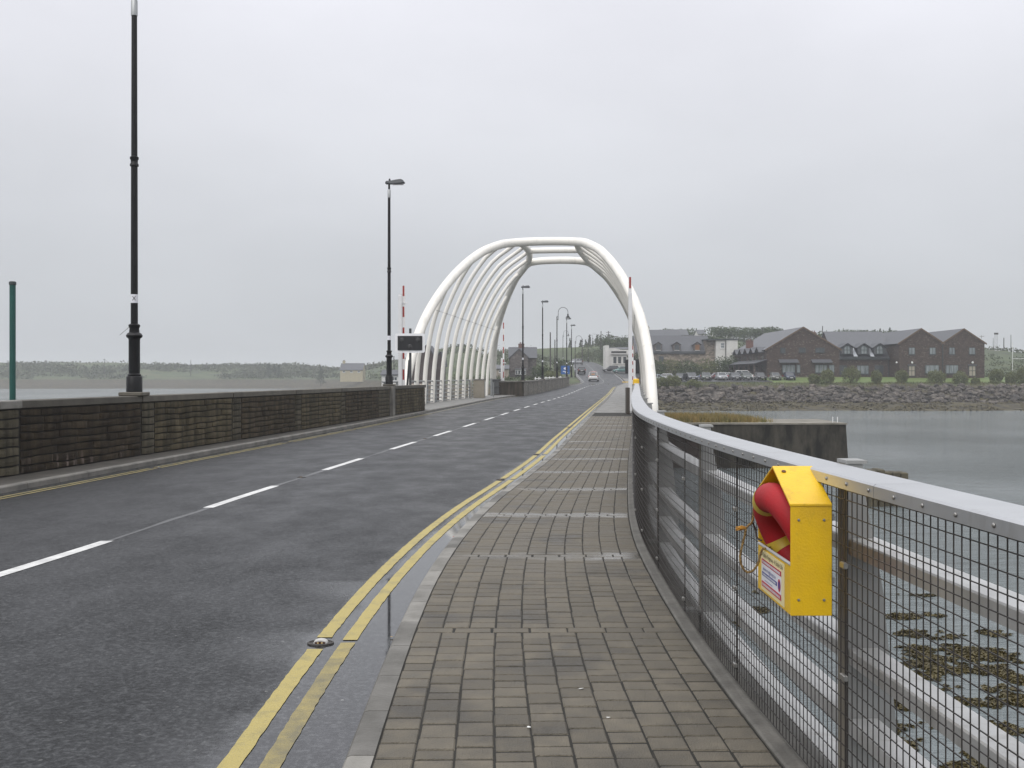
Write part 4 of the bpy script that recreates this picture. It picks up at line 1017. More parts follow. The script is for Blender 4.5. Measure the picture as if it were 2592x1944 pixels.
# ------------------------------------------------------------------ wig-wag signal, boom barriers
sg = thing('signal_board', 'black three-lamp bridge signal board with white border on a pole', 'signal', (W(1038,953,50.5).x, 50.5, -.2))
z0 = .2; k = 50.5/F
cz = EYE+(953-868.5)*k+.2; hw, hh = 37.5*k, 24.5*k
def rrect(w_, h_, r_, y, n=5):
    o = []
    for cx, cz_, a0 in ((w_-r_,h_-r_,0),(-w_+r_,h_-r_,90),(-w_+r_,-h_+r_,180),(w_-r_,-h_+r_,270)):
        for i in range(n): t = R(a0+90*i/(n-1)); o.append((cx+r_*math.cos(t), y, cz+cz_+r_*math.sin(t)))
    return o
mb = MB(); mb.loft([rrect(hw,hh,.09,-.04), rrect(hw,hh,.09,.04)]); mb.build('white_board', mat('board_white', (.84,.84,.85), .4), sg)
mb = MB(); mb.loft([rrect(hw*.83,hh*.74,.02,-.075), rrect(hw*.83,hh*.74,.02,-.041)]); mb.build('black_face', mat('signal_black', (.010,.010,.011), .4), sg)
for sx, sz in ((-.53,.34),(.53,.34),(0,-.36)):
    mb = MB(); n = 16; mb.lathe([(.115,0),(.11,.02),(.06,.03),(.0001,.032)], 20); o = mb.build('signal_lamp', mat('unlit_lamp', (.045,.045,.045), .25), sg, sm=True); o.location = (sx*hw, -.076, cz+sz*hh); o.rotation_euler = (R(90),0,0)
mb = MB(); mb.box(-.055,.055,.05,.16,-.4,cz+hh+.24); mb.build('pole', mat('pole_dark', (.045,.047,.05), .5), sg)
mb = MB(); mb.tube([(-.3,.4,-.3),(-.05,.12,2.6)], .05, 8); mb.build('brace', MATS['pole_dark'], sg)
def barrier(loc, label, h=4.55, side=1, top=6.05, lean=0.0, dy=0.0):
    b = thing('boom_barrier', label, 'barrier', loc, 0, 'raised boom barriers of the swing bridge')
    mb = MB(); mb.box(-.085,.085,-.085,.085,-.1,h+1.03, ch=.015); mb.box(-.065,.065,-.065,.065,h+1.03,h+1.1); mb.build('post', mat('barrier_white', (.74,.74,.74), .45, (.66,.66,.66), 2), b)
    RW = [mat('boom_white', (.75,.74,.73), .4), mat('boom_red', (.30,.028,.022), .4)]
    mb = MB(); n = 10
    for i in range(n):
        a, c_ = .95+(top-.95)*i/n, .95+(top-.95)*(i+1)/n
        mb.box(side*.16-.045, side*.16+.045, .0, .07, a, c_-.002, i % 2)
        mb.box(side*.16-.075, side*.16-.046, .0, .07, a, c_-.002, 0); mb.box(side*.16+.046, side*.16+.075, .0, .07, a, c_-.002, 0)
    bo = mb.build('boom', RW, b); bo.location.y = dy
    mb = MB(); mb.box(min(0,side*.4),max(0,side*.4),-.03,.03,h+.62,h+.70); mb.build('catch_arm', MATS['barrier_white'], b)
    mb = MB(); mb.box(side*.02-.18,side*.02+.2,.13,.5,-.1,1.1, ch=.03); mb.build('drive_box', MATS['cabinet_steel'], b)
    return b
barrier((W(1013,953,52).x, 52, 0), 'raised red and white barrier left of the road at the near end of the arch', side=1)
rb_ = barrier((W(1598,953,50.5).x-.05, 50.5, 0), 'raised barrier on a white post by the right handrail bend', side=.1, top=6.35, dy=.2)
barrier((W(1270,953,96.5).x, 96.5, 0), 'far left raised barrier beyond the arch foot', h=2.2, side=1, top=6.5)
barrier((W(1606,953,97).x, 97, 0), 'far right raised barrier beside the arch leg', h=2.0, side=-1, top=4.4)
ob = MB(); ob.box(-.15,.0,-.2,.2,0,1.15, ch=.02); tag(ob.build('barrier_bollard', mat('dark_brown_steel', (.06,.05,.04), .5), loc=(W(1593,953,46).x, 46, 0)), 'short dark brown post at the right path edge before the white barrier', 'post')
ob = MB(); ob.box(-.16,.16,-.12,.12,-.18,.18, ch=.05); ob.box(-.75,-.18,-.02,.02,-.02,.02)
yl = thing('warning_lamp', 'small yellow lamp box on the right railing near the white barrier', 'lamp', (W(1610,962,58).x, 58, 1.32))
ob.build('lamp_body', YBOX, yl)
# second signal at the far right, seen past the barrier
sg2 = thing('signal_board', 'dark back of a signal board behind the right barrier post', 'signal', (W(1600,953,99).x+.2, 99, 0))
mb = MB(); mb.box(-.85,.45,-.05,.05,1.9,3.2, ch=.03); mb.build('board', MATS['signal_black'], sg2)
mb = MB(); mb.box(-.05,.05,.06,.16,-.3,3.5); mb.build('pole', MATS['pole_dark'], sg2)
# ------------------------------------------------------------------ green pole left of the wall
gp = thing('mooring_pole', 'slim dark green pole rising behind the parapet wall at far left', 'pole', (W(39,953,19).x-.05, 19, SEA-2))
zt = W(39,712,19).z-(SEA-2)
GP = mat('green_paint', (.012,.085,.07), .4, (.010,.065,.055), 2)
mb = MB(); mb.tube([(0,0,0),(0,0,zt-.06)], .052, 16); mb.build('shaft', GP, gp, sm=True)
mb = MB(); mb.lathe([(.052,zt-.07),(.062,zt-.06),(.062,zt-.015),(.045,zt)], 16); mb.build('cap', mat('dark_cap', (.05,.06,.06), .4), gp, sm=True)

# ------------------------------------------------------------------ old stone pier in the water
pz = W(2144,1075,62).z
pr = thing('stone_pier', 'dark old stone and concrete pier standing in the water right of the bridge', 'pier', (W(2144,1075,62).x, 62, SEA))
ht = pz-SEA
def sect(x, yo=0): return [(x,yo-.35,-4),(x,6.2,-4),(x,6.2,ht),(x,yo,ht)]
mb = MB(); mb.loft([sect(-13, .5), sect(-7.9, .25)]); mb.build('masonry_body', mat('pier_core', (.020,.016,.013), .9, (.05,.038,.032), 1.2, bump=.5, bscale=6), pr)
mb = MB(); rings = []
for x, t in ((-7.85,0),(-4,0),(-1.2,0),(-.35,.2),(0,.5)):
    rings.append([(x+.28*(1 if x > -.4 else 0),t*.4-.42+.02*x,-4),(x+.28*(1 if x > -.4 else 0),6.2-t*.4,-4),(x,6.1-t*.4,ht),(x,t*.4-.02*x*.4,ht)])
mb.loft(rings); mb.build('concrete_head', mat('pier_concrete', (.060,.054,.042), .9, (.016,.015,.012), 1.6, spec=.2, contrast=(.38,.62), bump=.4, bscale=12, stretch=(1,1,.35)), pr)
ST_PR = mat('pier_stone', (.030,.021,.018), .8, (.046,.034,.028), 2, rand=.3, bump=.5, bscale=14)
for j in range(6):                                   # squared stones of the older half
    x = -13+(j % 2)*.3
    while x < -8.0:
        l = rnd.uniform(.6, 1.15); x1 = min(x+l, -7.9)
        z1 = ht-.16-j*.42; z0 = z1-.40; yy = lerp(.5,.25,(x+13)/5.1)-.35*(ht-z1)/(ht+4)
        mb = MB(); mb.box(x+.012, x1-.012, yy-.07-rnd.uniform(0,.03), yy+.3, z0, z1, ch=.02); mb.build('stone_block', ST_PR, pr); x = x1
mb = MB(); mb.box(-13,.02,-.02,6.0,ht+.003,ht+.09); mb.build('top_slab', mat('pier_top', (.24,.22,.18), .7, (.12,.11,.085), .8, bump=.4, bscale=9), pr)
for x, y in ((-.5,1.1),(-.25,1.0)):
    mb = MB(); mb.tube([(x,y,ht),(x,y,ht+.42)], .028, 7); mb.build('mooring_post', mat('pole_white', (.7,.7,.7), .5), pr)
STRAW = mat('dry_grass', (.30,.21,.075), .8, (.15,.14,.045), .9, pos=True)
def blades(mb, x, y, z, h, wd, lean=.3):
    a = rnd.uniform(0, 2*PI); dx, dy = math.cos(a)*wd, math.sin(a)*wd; lx, ly = rnd.uniform(-lean,lean)*h, rnd.uniform(-lean,lean)*h
    mb.add([(x-dx,y-dy,z),(x+dx,y+dy,z),(x+lx,y+ly,z+h)], [(0,1,2)])
mb = MB(); bx, by = pr.location.x, 62
for i in range(9000):
    x = rnd.triangular(-13,-3.4,-9.5); y = rnd.uniform(.9, 5.4)
    if rnd.random() < smooth(-5.2,-3.2,x): continue
    blades(mb, bx+x, by+y, pz+.06, rnd.uniform(.22,.62)*(1-.45*smooth(-6.5,-3.2,x)), .03)
tag(mb.build('pier_grass', STRAW), 'tawny dry grass growing on top of the stone pier', 'grass', kind='stuff')

# weed-grown fender stump just behind the handrail
fs = thing('timber_fender', 'low weed-covered stub in the water just behind the handrail', 'fender', (W(2240,1190,44).x, 44, SEA))
mb = MB(); h_ = W(2240,1188,44).z-SEA
for i in range(5): mb.box(-.75+i*.32, -.47+i*.32, -.4+rnd.uniform(-.1,.1), .4, -3, h_+rnd.uniform(-.12,.04), ch=.04)
mb.build('piles', mat('weedy_timber', (.10,.085,.05), .8, (.05,.045,.03), 2, bump=.6), fs)

# floating seaweed: many small fronds in drifts
WEED = mat('bladder_wrack', (.050,.039,.010), .5, (.105,.082,.020), 2.2, pos=True)
mb = MB()
def drift(cx, cy, ax, ay, n, s=.055):
    for i in range(int(n*1.9)):
        r, t = math.sqrt(rnd.random()), rnd.uniform(0, 2*PI); x, y = cx+ax*r*math.cos(t), cy+ay*r*math.sin(t)
        if nz(x, y, 4, 1.6)+.6*nz(x, y, 6, 6) < -.10+.4*r*r: continue
        a = rnd.gauss(.3,.9); l = rnd.uniform(.5,1.9)*s; wv = l*.22; z = SEA+rnd.uniform(.004,.03)
        c_, s_ = math.cos(a), math.sin(a)
        mb.add([(x-c_*l,y-s_*l,z-.02),(x+s_*wv,y-c_*wv,z+rnd.uniform(0,.03)),(x+c_*l,y+s_*l,z),(x-s_*wv,y+c_*wv,z+rnd.uniform(-.01,.02))], [(0,1,2,3)])
def at_sea(px, py): Y = F*(EYE-SEA)/(py-HOR); return (px-1296)/F*Y, Y
for px, py, wx, wy, n in ((2290,1506,85,7,400),(2300,1560,95,10,700),(2330,1608,110,12,900),(2400,1655,170,22,2600),(2430,1700,170,28,3400),(2480,1745,130,16,1500),(2540,1605,80,10,500),(2560,1665,70,14,700),(2570,1770,90,20,1300),(2300,1790,60,22,900),(2330,1860,170,50,5200),(2480,1900,150,50,4600),(2560,1930,90,30,2200),(2500,1840,110,26,2200),(2580,1720,60,16,900),(2440,1940,160,30,3000),(2420,1780,120,18,1500),(2170,1515,22,3,120),(2110,1600,40,6,240),(1930,1500,24,5,200),(1985,1300+180,14,3,60),(2380,1820,80,14,700),(1900,1545,46,10,500),(1880,1580,30,10,300),(2240,1545,50,6,160),(2585,1850,70,30,1200),(2140,1660,30,5,100)):
    x, y = at_sea(px, py); x1, _ = at_sea(px+wx, py); _, y1 = at_sea(px, py-wy)
    drift(x, y, abs(x1-x), max(.25, abs(y1-y)), n)
tag(mb.build('seaweed', WEED), 'brown seaweed floating on the water below the fence', 'seaweed', kind='stuff')

# ------------------------------------------------------------------ rock armour on the village shore
ROCK = mat('armour_rock', (.028,.023,.019), .8, (.112,.096,.080), 1.3, contrast=(.40,.60), rand=.55, bump=.7, bscale=5)
rocks = bpy.data.objects.new('rock_revetment', None); C.objects.link(rocks); struct(rocks)
def rock_bm(seed):
    bm = bmesh.new(); bmesh.ops.create_icosphere(bm, subdivisions=1, radius=1); r = random.Random(seed)
    for v in bm.verts: v.co *= 1+r.uniform(-.3,.22); v.co.z *= .72
    return bm
RM = []
for i in range(9):
    bm = rock_bm(i); me = bpy.data.meshes.new('rock'); bm.to_mesh(me); bm.free(); me.materials.append(ROCK); RM.append(me)
rl_ = []
for i in range(2400):
    x = rnd.uniform(21.5, 118); d = rnd.uniform(9.2, 18.6)
    y = 165+2.0*nz(x, 175, 7, .06)+d; s = rnd.choice((.2,.26,.32,.4,.5,.66))*rnd.uniform(.8,1.2)
    if d < 11: s *= .7
    rl_.append((s, x, y))
vis_ = sorted(rl_, key=lambda t: -t[0])
rest = MB()
for i, (s, x, y) in enumerate(vis_):
    z = land(x, y)+s*.42
    if i < 300:
        o = put('rock', rnd.choice(RM), rocks, (x, y, z)); o.rotation_euler = (rnd.uniform(-.5,.5), rnd.uniform(-.5,.5), rnd.uniform(0,6.3)); o.scale = (s*rnd.uniform(.9,1.4), s, s*rnd.uniform(.8,1.25))
    else:
        me = rnd.choice(RM); M_ = Matrix.Translation((x,y,z)) @ Matrix.Rotation(rnd.uniform(0,6.3),4,'Z') @ Matrix.Rotation(rnd.uniform(-.5,.5),4,'X') @ Matrix.Diagonal((s*1.2,s,s*.9,1))
        rest.add([M_ @ v.co for v in me.vertices], [tuple(p.vertices) for p in me.polygons])
o = rest.build('rock', ROCK, rocks); o['kind'] = 'stuff'
# weed carpet at the tide line
mb = MB()
for i in range(9000):
    x = rnd.uniform(12, 125); y = 165+2*nz(x, 170, 7, .06)+rnd.uniform(-1.0, 10.5)
    if nz(x, y, 2, .35) < -.1-.02*(y-165): continue
    z = land(x, y); l = rnd.uniform(.15,.42); a = rnd.uniform(0, PI); c_, s_ = math.cos(a)*l, math.sin(a)*l
    mb.add([(x-c_,y-s_,z-.05),(x+s_*.5,y-c_*.5,z+rnd.uniform(.05,.22)),(x+c_,y+s_,z),(x-s_*.4,y+c_*.4,z+rnd.uniform(0,.15))], [(0,1,2,3)])
tag(mb.build('shore_weed', mat('shore_wrack', (.044,.036,.013), .7, (.092,.075,.027), .9, pos=True)), 'brown seaweed carpet along the village tide line', 'seaweed', kind='stuff')

# ------------------------------------------------------------------ vegetation
LEAF_B = leaf_material('bush_leaf', (.072,.088,.028), (.145,.155,.058), .9)
LEAF_D = leaf_material('dark_leaf', (.030,.050,.017), (.075,.102,.036), .6)
LEAF_P = leaf_material('pine_leaf', (.030,.043,.023), (.052,.066,.032), .6)
LEAF_G = leaf_material('gorse_leaf', (.034,.048,.018), (.075,.09,.032), .12)
BARK = mat('bark', (.06,.048,.038), .85, (.035,.03,.025), 4)
def leaves(mb, c, rad, n, s, flat=.5, shell=.35):
    for i in range(n):
        u = rnd.gauss(0,1), rnd.gauss(0,1), rnd.gauss(0,1); l = math.sqrt(sum(k*k for k in u)) or 1
        r = rnd.random()**shell * (1+.35*nz(u[0]/l*1.8+c[0]*.7, u[1]/l*1.8+c[1]*.3, u[2]/l*1.8+c[2]))
        p = Vector((c[0]+rad[0]*r*u[0]/l, c[1]+rad[1]*r*u[1]/l, c[2]+rad[2]*r*u[2]/l))
        d = Vector((rnd.gauss(0,1), rnd.gauss(0,1), rnd.gauss(0,1)*flat+.25)).normalized(); e_ = d.orthogonal().normalized(); e_.rotate(Matrix.Rotation(rnd.uniform(0,6.3),3,d)); f_ = d.cross(e_)
        a, b = s*rnd.uniform(.6,1.3), s*rnd.uniform(.35,.7)
        mb.add([p-e_*a, p+f_*b, p+e_*a, p-f_*b], [(0,1,2,3)])
def bush(name, label, cat, loc, wd, h, dp=None, m=LEAF_B, group=None, n=700, s=.14, lumps=6):
    t = thing(name, label, cat, loc, 0, group); dp = dp or wd
    mb = MB(); leaves(mb, (0,0,h*.42), (wd*.46,dp*.46,h*.52), int(n*.55), s, shell=.22)
    for i in range(lumps):
        a = 2*PI*i/lumps+rnd.uniform(-.4,.4); leaves(mb, (math.cos(a)*wd*.28, math.sin(a)*dp*.28, h*rnd.uniform(.35,.68)), (wd*.24,dp*.24,h*.30), int(n*.55/lumps), s)
    mb.build('foliage', m, t)
    mb = MB()
    for i in range(4):
        a = rnd.uniform(0,6.3); mb.tube([(0,0,-.1),(math.cos(a)*wd*.12,math.sin(a)*dp*.12,h*.35),(math.cos(a)*wd*.25,math.sin(a)*dp*.25,h*.65)], [.05,.035,.015], 5)
    mb.build('stems', BARK, t); return t
lawn_b = [(2061,32,2.0),(2095,37,3.0),(2155,51,3.4),(2219,29,2.7),(2283,34,2.7),(2371,51,2.6),(2432,42,2.5),(2469,24,1.3),(2522,37,2.8),(2561,32,2.4),(2588,30,3.2)]
lawn_lab = ['low round bush right of the dark blue parked car','taller round bush before the first hotel gable','wide round bush before the row of three dormers','small upright bush before the last dormer window','dome-shaped bush before the left hotel door','wide spreading bush before the paired ground floor windows','round bush before the right hotel door','smallest scrubby bush on the lawn edge','round bush just past the right end of the hotel','bush second from the right edge of the picture','tall bush cut by the right edge of the picture']
for (px, wpx, hm), lb in zip(lawn_b, lawn_lab):
    Y = 188+rnd.uniform(-1,1); p = W(px, 960, Y); bush('bush', lb, 'bush', (p.x, Y, land(p.x, Y)-.15), wpx/F*Y, hm, group='bushes along the hotel lawn', n=1700, s=.13)
for px, wpx, hm, lb in ((1672,40,2.2,'leftmost bush on the rock bank beside the arch leg'),(1705,44,2.5,'large bush on the bank, second from the arch leg'),(1758,42,1.7,'spiky bush on the bank before the parked grey estate')):
    Y = 183.2; p = W(px, 965, Y); bush('bush', lb, 'bush', (p.x, Y, land(p.x, Y)-.2), wpx/F*Y, hm, group='bushes above the rocks', n=1800, s=.13)
hedge = [(1655,226,5.5,4.5,LEAF_D,'dark shrub behind the pale cars beside the arch leg'),(1700,228,6,5,LEAF_B,'first big shrub of the row below the slate roof'),(1742,227,6.5,4.8,LEAF_D,'second big shrub of the row below the slate roof'),(1787,228,6.5,5.2,LEAF_B,'third big shrub of the row below the slate roof'),(1828,229,6,5.6,LEAF_D,'fourth big shrub, below the white extension'),(1852,231,4.5,5.6,LEAF_D,'last shrub of the row against the hotel'),
         (1612,240,4.5,5.5,LEAF_D,'shrub behind the raised right barrier')]
for px, Y, wd, h, m_, lb in hedge:
    p = W(px, 950, Y); bush('shrub', lb, 'shrub', (p.x, Y, land(p.x, Y)-.3), wd, h, 4, m_, 'shrubs behind the car park', n=1500, s=.2, lumps=8)
road_b = [(1375,205,5.0,3.6,LEAF_D,'dark bush between the brick house and the lamp post'),(1400,200,3.6,2.6,LEAF_B,'pale green bush behind the white rail fence'),(1425,245,5,3.6,LEAF_D,'bush left of the hill road below the lamps'),(1500,345,10,5,LEAF_D,'dark tree clump at the head of the hill road'),(1478,350,7,4,LEAF_B,'green clump left of the hill road top'),(1535,318,6,5,LEAF_D,'clump behind the white shop gable')]
for px, Y, wd, h, m_, lb in road_b:
    p = W(px, 950, Y); bush('bush', lb, 'bush', (p.x, Y, land(p.x, Y)-.3), wd, h, 4, m_, 'roadside bushes', n=1100, s=.2, lumps=8)
bigs = [(1565,330,13,7.2,'large round tree canopy behind the white shop'),(1720,395,14,5.5,'broad tree behind the farther slate roofs'),(1800,300,8.5,4.6,'wind-bent round tree between the far cottages'),(1880,330,24,5.0,'long dense tree belt on the hill left of the hotel ridge'),(2120,300,16,5.5,'trees behind the hotel chimney'),(2190,330,18,4.4,'trees behind the long hotel roof'),(2260,330,16,4.6,'pines behind the middle hotel gable')]
for px, Y, wd, h, lb in bigs:
    p = W(px, 850, Y); z = land(p.x, Y)
    t = thing('tree', lb, 'tree', (p.x, Y, z-.3), 0, 'trees on the hill')
    mb = MB(); leaves(mb, (0,0,h*.42), (wd*.46,4,h*.5), 900, .32)
    for i in range(int(wd*1.1)+4):
        a = rnd.uniform(-.5,.5)*wd*.85; leaves(mb, (a, rnd.uniform(-3,3), h*rnd.uniform(.45,.85)), (wd*.12+.7,2,h*.22), 150, .3)
    mb.build('crown', LEAF_D, t)
    mb = MB()
    for i in range(3): x = rnd.uniform(-.3,.3)*wd; mb.tube([(x,0,0),(x+.3,0,h*.35),(x-.4,.3,h*.7)], [.28,.2,.08], 6)
    mb.build('trunk', BARK, t)
pines = [(1470,430),(1483,440),(1492,425),(1501,435),(1511,428),(1519,445),(1443,430),(680,520),(706,515),(695,530),(812,470),(1195,460),(1180,450),(1168,455),(2215,340),(2228,345),(2253,345)]
side_l = {0:'first conifer above the hill road',1:'second conifer above the hill road',2:'third conifer above the hill road',3:'fourth conifer above the hill road',4:'tallest conifer above the hill road',5:'conifer right of the tallest above the hill road',6:'lone conifer left of the hill conifers',7:'left wind-shaped tree on the far shore',8:'right wind-shaped tree on the far shore',9:'thin tree between the two wind-shaped far shore trees',10:'dark spiky conifer beside the yellow cottage',11:'conifer behind the last arch ribs',12:'smaller conifer behind the arch ribs',13:'leftmost conifer behind the arch ribs',14:'left conifer above the long hotel roof',15:'rounded conifer above the long hotel roof',16:'thin conifer above the long hotel roof'}
for i, (px, Y) in enumerate(pines):
    p = W(px, 900, Y); z = land(p.x, Y); h = rnd.uniform(3.4,5.0) if i < 7 else rnd.uniform(4.2,5.8); wd = h*rnd.uniform(.32,.45)
    if i in (7,8): h, wd = 6.2, 5.5
    if i == 10: h, wd = 8.2, 4.5
    t = thing('conifer', side_l[i], 'tree', (p.x, Y, z-.2), 0, 'conifers on the skyline')
    mb = MB()
    for k in range(10):
        f_ = k/9; r_ = wd*.55*(1-f_*.85)*(1 if i not in (7,8) else .6+.5*math.sin(PI*f_)); leaves(mb, (rnd.uniform(-.2,.2),0,h*(.2+.8*f_)), (r_,r_,h*.07), 45, .28)
    mb.build('crown', LEAF_P, t); mb = MB(); mb.tube([(0,0,-.1),(0,0,h*.95)], [.14,.03], 6); mb.build('trunk', BARK, t)
# gorse and scrub that covers the hills
mb = MB()
def scrub(x, y, k=1.0):
    z = land(x, y)
    if z < .4: return
    r_ = rnd.uniform(.8,2.4)*k; leaves(mb, (x,y,z+r_*.18), (r_*1.5,r_*1.3,r_*(.5 if k < 1.5 else .34)), 16, .42*k)
for i in range(2600):
    y = rnd.uniform(300, 470); x = rnd.uniform(-.14, .50)*y
    if kerbL(min(y,395))-5 < x < kerbR(min(y,395))+5: continue
    if nz(x, y, 2, .03) > -.12: scrub(x, y, 1.0)
mb_hill = mb; mb = MB()
for i in range(2200):
    y = rnd.uniform(470, 600); x = rnd.uniform(-.50, -.08)*y
    if nz(x, y, 2, .022) > -.1: scrub(x, y, 1.7)
tag(mb.build('shore_scrub', leaf_material('shore_leaf_hazed', (.060,.070,.036), (.085,.094,.050), .05)), 'olive scrub covering the low far shore at left', 'scrub', kind='stuff'); mb = mb_hill  # leaf colour paled and greyed: distant haze put into the colour
for i in range(420):
    y = rnd.uniform(200, 300); x = rnd.uniform(-12, kerbL(y)-7)
    if nz(x, y, 2, .05) > -.1: scrub(x, y, .55)
for i in range(500):
    y = rnd.uniform(222, 300); x = rnd.uniform(92, 150)
    scrub(x, y, .7)
tag(mb.build('hill_scrub', LEAF_G), 'green gorse and scrub covering the hillsides', 'scrub', kind='stuff')
# rough grass on the bank above the rocks and the lawn
mb = MB()
for i in range(9000):
    x = rnd.uniform(21, 122); y = rnd.uniform(182.3, 190.5); z = land(x, y); blades(mb, x, y, z-.03, rnd.uniform(.12,.45), .05, .4)
tag(mb.build('bank_grass', mat('bank_grass_blade', (.072,.10,.03), .7, (.15,.12,.05), .25, pos=True)), 'rough grass on the bank above the rocks', 'grass', kind='stuff')
mb = MB(); g = 24
for i in range(g+1):
    for j in range(5):
        x = 46.5+80*i/g; y = 189.5+15*j/4; mb.v.append((x, y, land(x,y)+.05))
for i in range(g):
    for j in range(4): a = i*5+j; mb.f.append([a,a+5,a+6,a+1]); mb.m.append(0)
struct(mb.build('lawn', mat('lawn_turf', (.085,.135,.028), .8, (.115,.15,.04), .5, bump=.5, bscale=12, pos=True), sm=True))
mb = MB(); mb.v = []
for i in range(13):
    for j in range(8):
        x = 22+25*i/12; y = 191.5+30*j/7; mb.v.append((x, y, land(x,y)+.06))
for i in range(12):
    for j in range(7): a = i*8+j; mb.f.append([a,a+8,a+9,a+1]); mb.m.append(0)
struct(mb.build('car_park', ASPH, sm=True))
# ------------------------------------------------------------------ buildings
def window(parent, x0, x1, z0, z1, y, nv=1, nh=1, fr=WINF, gl=GLASS, fw=.07, arch_top=False):
    mb = MB()
    mb.box(x0, x0+fw, y-.05, y+.02, z0, z1); mb.box(x1-fw, x1, y-.05, y+.02, z0, z1)
    mb.box(x0+fw, x1-fw, y-.05, y+.02, z1-fw, z1); mb.box(x0+fw, x1-fw, y-.05, y+.02, z0, z0+fw)
    for i in range(1, nv): x = x0+(x1-x0)*i/nv; mb.box(x-fw*.4, x+fw*.4, y-.045, y+.01, z0+fw, z1-fw)
    for i in range(1, nh): z = z0+(z1-z0)*i/nh; mb.box(x0+fw, x1-fw, y-.043, y+.01, z-fw*.4, z+fw*.4)
    mb.box(x0-.08, x1+.08, y-.12, y+.02, z0-.1, z0-.005)
    f = mb.build('window', fr, parent); mb = MB(); mb.box(x0+fw*.9, x1-fw*.9, y-.028, y-.008, z0+fw*.9, z1-fw*.9); mb.build('pane', gl, f); return f
def slab(name, a, b, c, d, m, parent, th=.14):
    """roof slope through four corners, thickness upward along its normal"""
    a, b, c, d = map(Vector, (a,b,c,d)); n = (b-a).cross(d-a).normalized()
    if n.z < 0: n = -n
    mb = MB(); mb.extrude([a,b,c,d], n*th); return mb.build(name, m, parent)
def gable_y(p, x0, x1, y0, y1, zb, ze, za, wm, rm, ov=.35, verge=None):
    """block whose gables face -y and +y"""
    xm = (x0+x1)/2; poly = [(x0,y0,zb),(x1,y0,zb),(x1,y0,ze),(xm,y0,za),(x0,y0,ze)]
    mb = MB(); mb.extrude(poly, (0,y1-y0,0)); mb.build('wall', wm, p)
    k = (za-ze)/(xm-x0); e0 = (x0-ov, ze-ov*k)
    slab('roof_slope', (x0-ov,y0-.2,ze-ov*k+.01),(xm,y0-.2,za+.01),(xm,y1+.2,za+.01),(x0-ov,y1+.2,ze-ov*k+.01), rm, p)
    slab('roof_slope', (xm,y0-.2,za+.01),(x1+ov,y0-.2,ze-ov*k+.01),(x1+ov,y1+.2,ze-ov*k+.01),(xm,y1+.2,za+.01), rm, p)
    if verge:
        for s in (-1, 1):
            xe_ = x0-ov if s < 0 else x1+ov
            mb = MB(); mb.extrude([(xe_,y0-.24,ze-ov*k-.12),(xm,y0-.24,za-.12),(xm,y0-.24,za+.2),(xe_,y0-.24,ze-ov*k+.2)], (0,.035,0)); mb.build('bargeboard', verge, p)
def gable_x(p, x0, x1, y0, y1, zb, ze, za, wm, rm, ov=.35, hip=0):
    """block whose ridge runs left to right"""
    ym = (y0+y1)/2; poly = [(x0,y0,zb),(x0,y1,zb),(x0,y1,ze),(x0,ym,za),(x0,y0,ze)]
    mb = MB(); mb.extrude(poly, (x1-x0,0,0)); mb.build('wall', wm, p)
    k = (za-ze)/(ym-y0)
    slab('roof_slope', (x0-.2,y0-ov,ze-ov*k+.01),(x1+.2,y0-ov,ze-ov*k+.01),(x1+.2,ym,za+.01),(x0-.2,ym,za+.01), rm, p)
    slab('roof_slope', (x0-.2,ym,za+.01),(x1+.2,ym,za+.01),(x1+.2,y1+ov,ze-ov*k+.01),(x0-.2,y1+ov,ze-ov*k+.01), rm, p)
def chimney(p, x, y, z0, z1, m, wd=.5):
    mb = MB(); mb.box(x-wd, x+wd, y-.4, y+.4, z0, z1); mb.box(x-wd-.06, x+wd+.06, y-.46, y+.46, z1, z1+.15)
    c = mb.build('chimney', m, p); mb = MB()
    for dx in (-.22, .22): mb.lathe([(.13,z1+.15),(.11,z1+.5)], 8, c=(x+dx,y,0))
    mb.build('chimney_pot', BRICKR, c)
def lean_to(p, x0, x1, y0, z0, z1, dp, m):
    slab('canopy', (x0,y0-dp,z0),(x1,y0-dp,z0),(x1,y0,z1),(x0,y0,z1), m, p, .1)

# ---- the hotel (one continuous building)
HY = 205.0; hk = HY/F
hx = lambda px: (px-1296)*hk
hz = lambda py: EYE-(py-HOR)*hk
ho = thing('hotel', 'long brown stone hotel with three gables above the rocky shore', 'building', (hx(2034), HY, 1.3))
ox, oz = hx(2034), 1.3
X = lambda px: hx(px)-ox
Z = lambda py: hz(py)-oz
TRIM = mat('brown_trim', (.12,.075,.045), .6)
gable_y(ho, X(1941), X(2125), 0, 31, -1.2, Z(884), Z(829), STONE_H, SLATE_L, .35, TRIM)
# long wing with dormers
gable_x(ho, X(2125)+.05, X(2275), 3.4, 16.5, -1.2, Z(906), hz(838)*1.02-oz, STONE_H, SLATE_L, .35)
gable_y(ho, X(2267), X(2375), -2, 22, -1.2, Z(869), Z(834), STONE_H, SLATE, .35, TRIM)
gable_y(ho, X(2375)+.05, X(2480), -2.05, 22, -1.2, Z(869), Z(834.5), STONE_H, SLATE, .35, TRIM)
chimney(ho, X(2107), 13, Z(860), Z(836), BRICKR, .45); chimney(ho, X(1921)+2.2, 18, Z(895), Z(856), BRICKR, .7)
# gable 1 openings
for a, b, c, d, nv in ((1975,1988,893,880,2),(2022,2039,892,880,3),(2064,2087,892,880,3),):
    window(ho, X(a), X(b), Z(c), Z(d), -.03, nv, 2, WINF, GLASS, .09)
for a, b in ((1979,2013),(2016,2026),(2063,2094),(2098,2112)):
    window(ho, X(a), X(b), Z(944), Z(923), -.03, 3 if b-a > 20 else 1, 1, WINF, CURT, .1)
for a, b in ((1970,2019),(2053,2104)):
    lean_to(ho, X(a), X(b), 0, Z(919), Z(910.5), 1.0, SLATE)
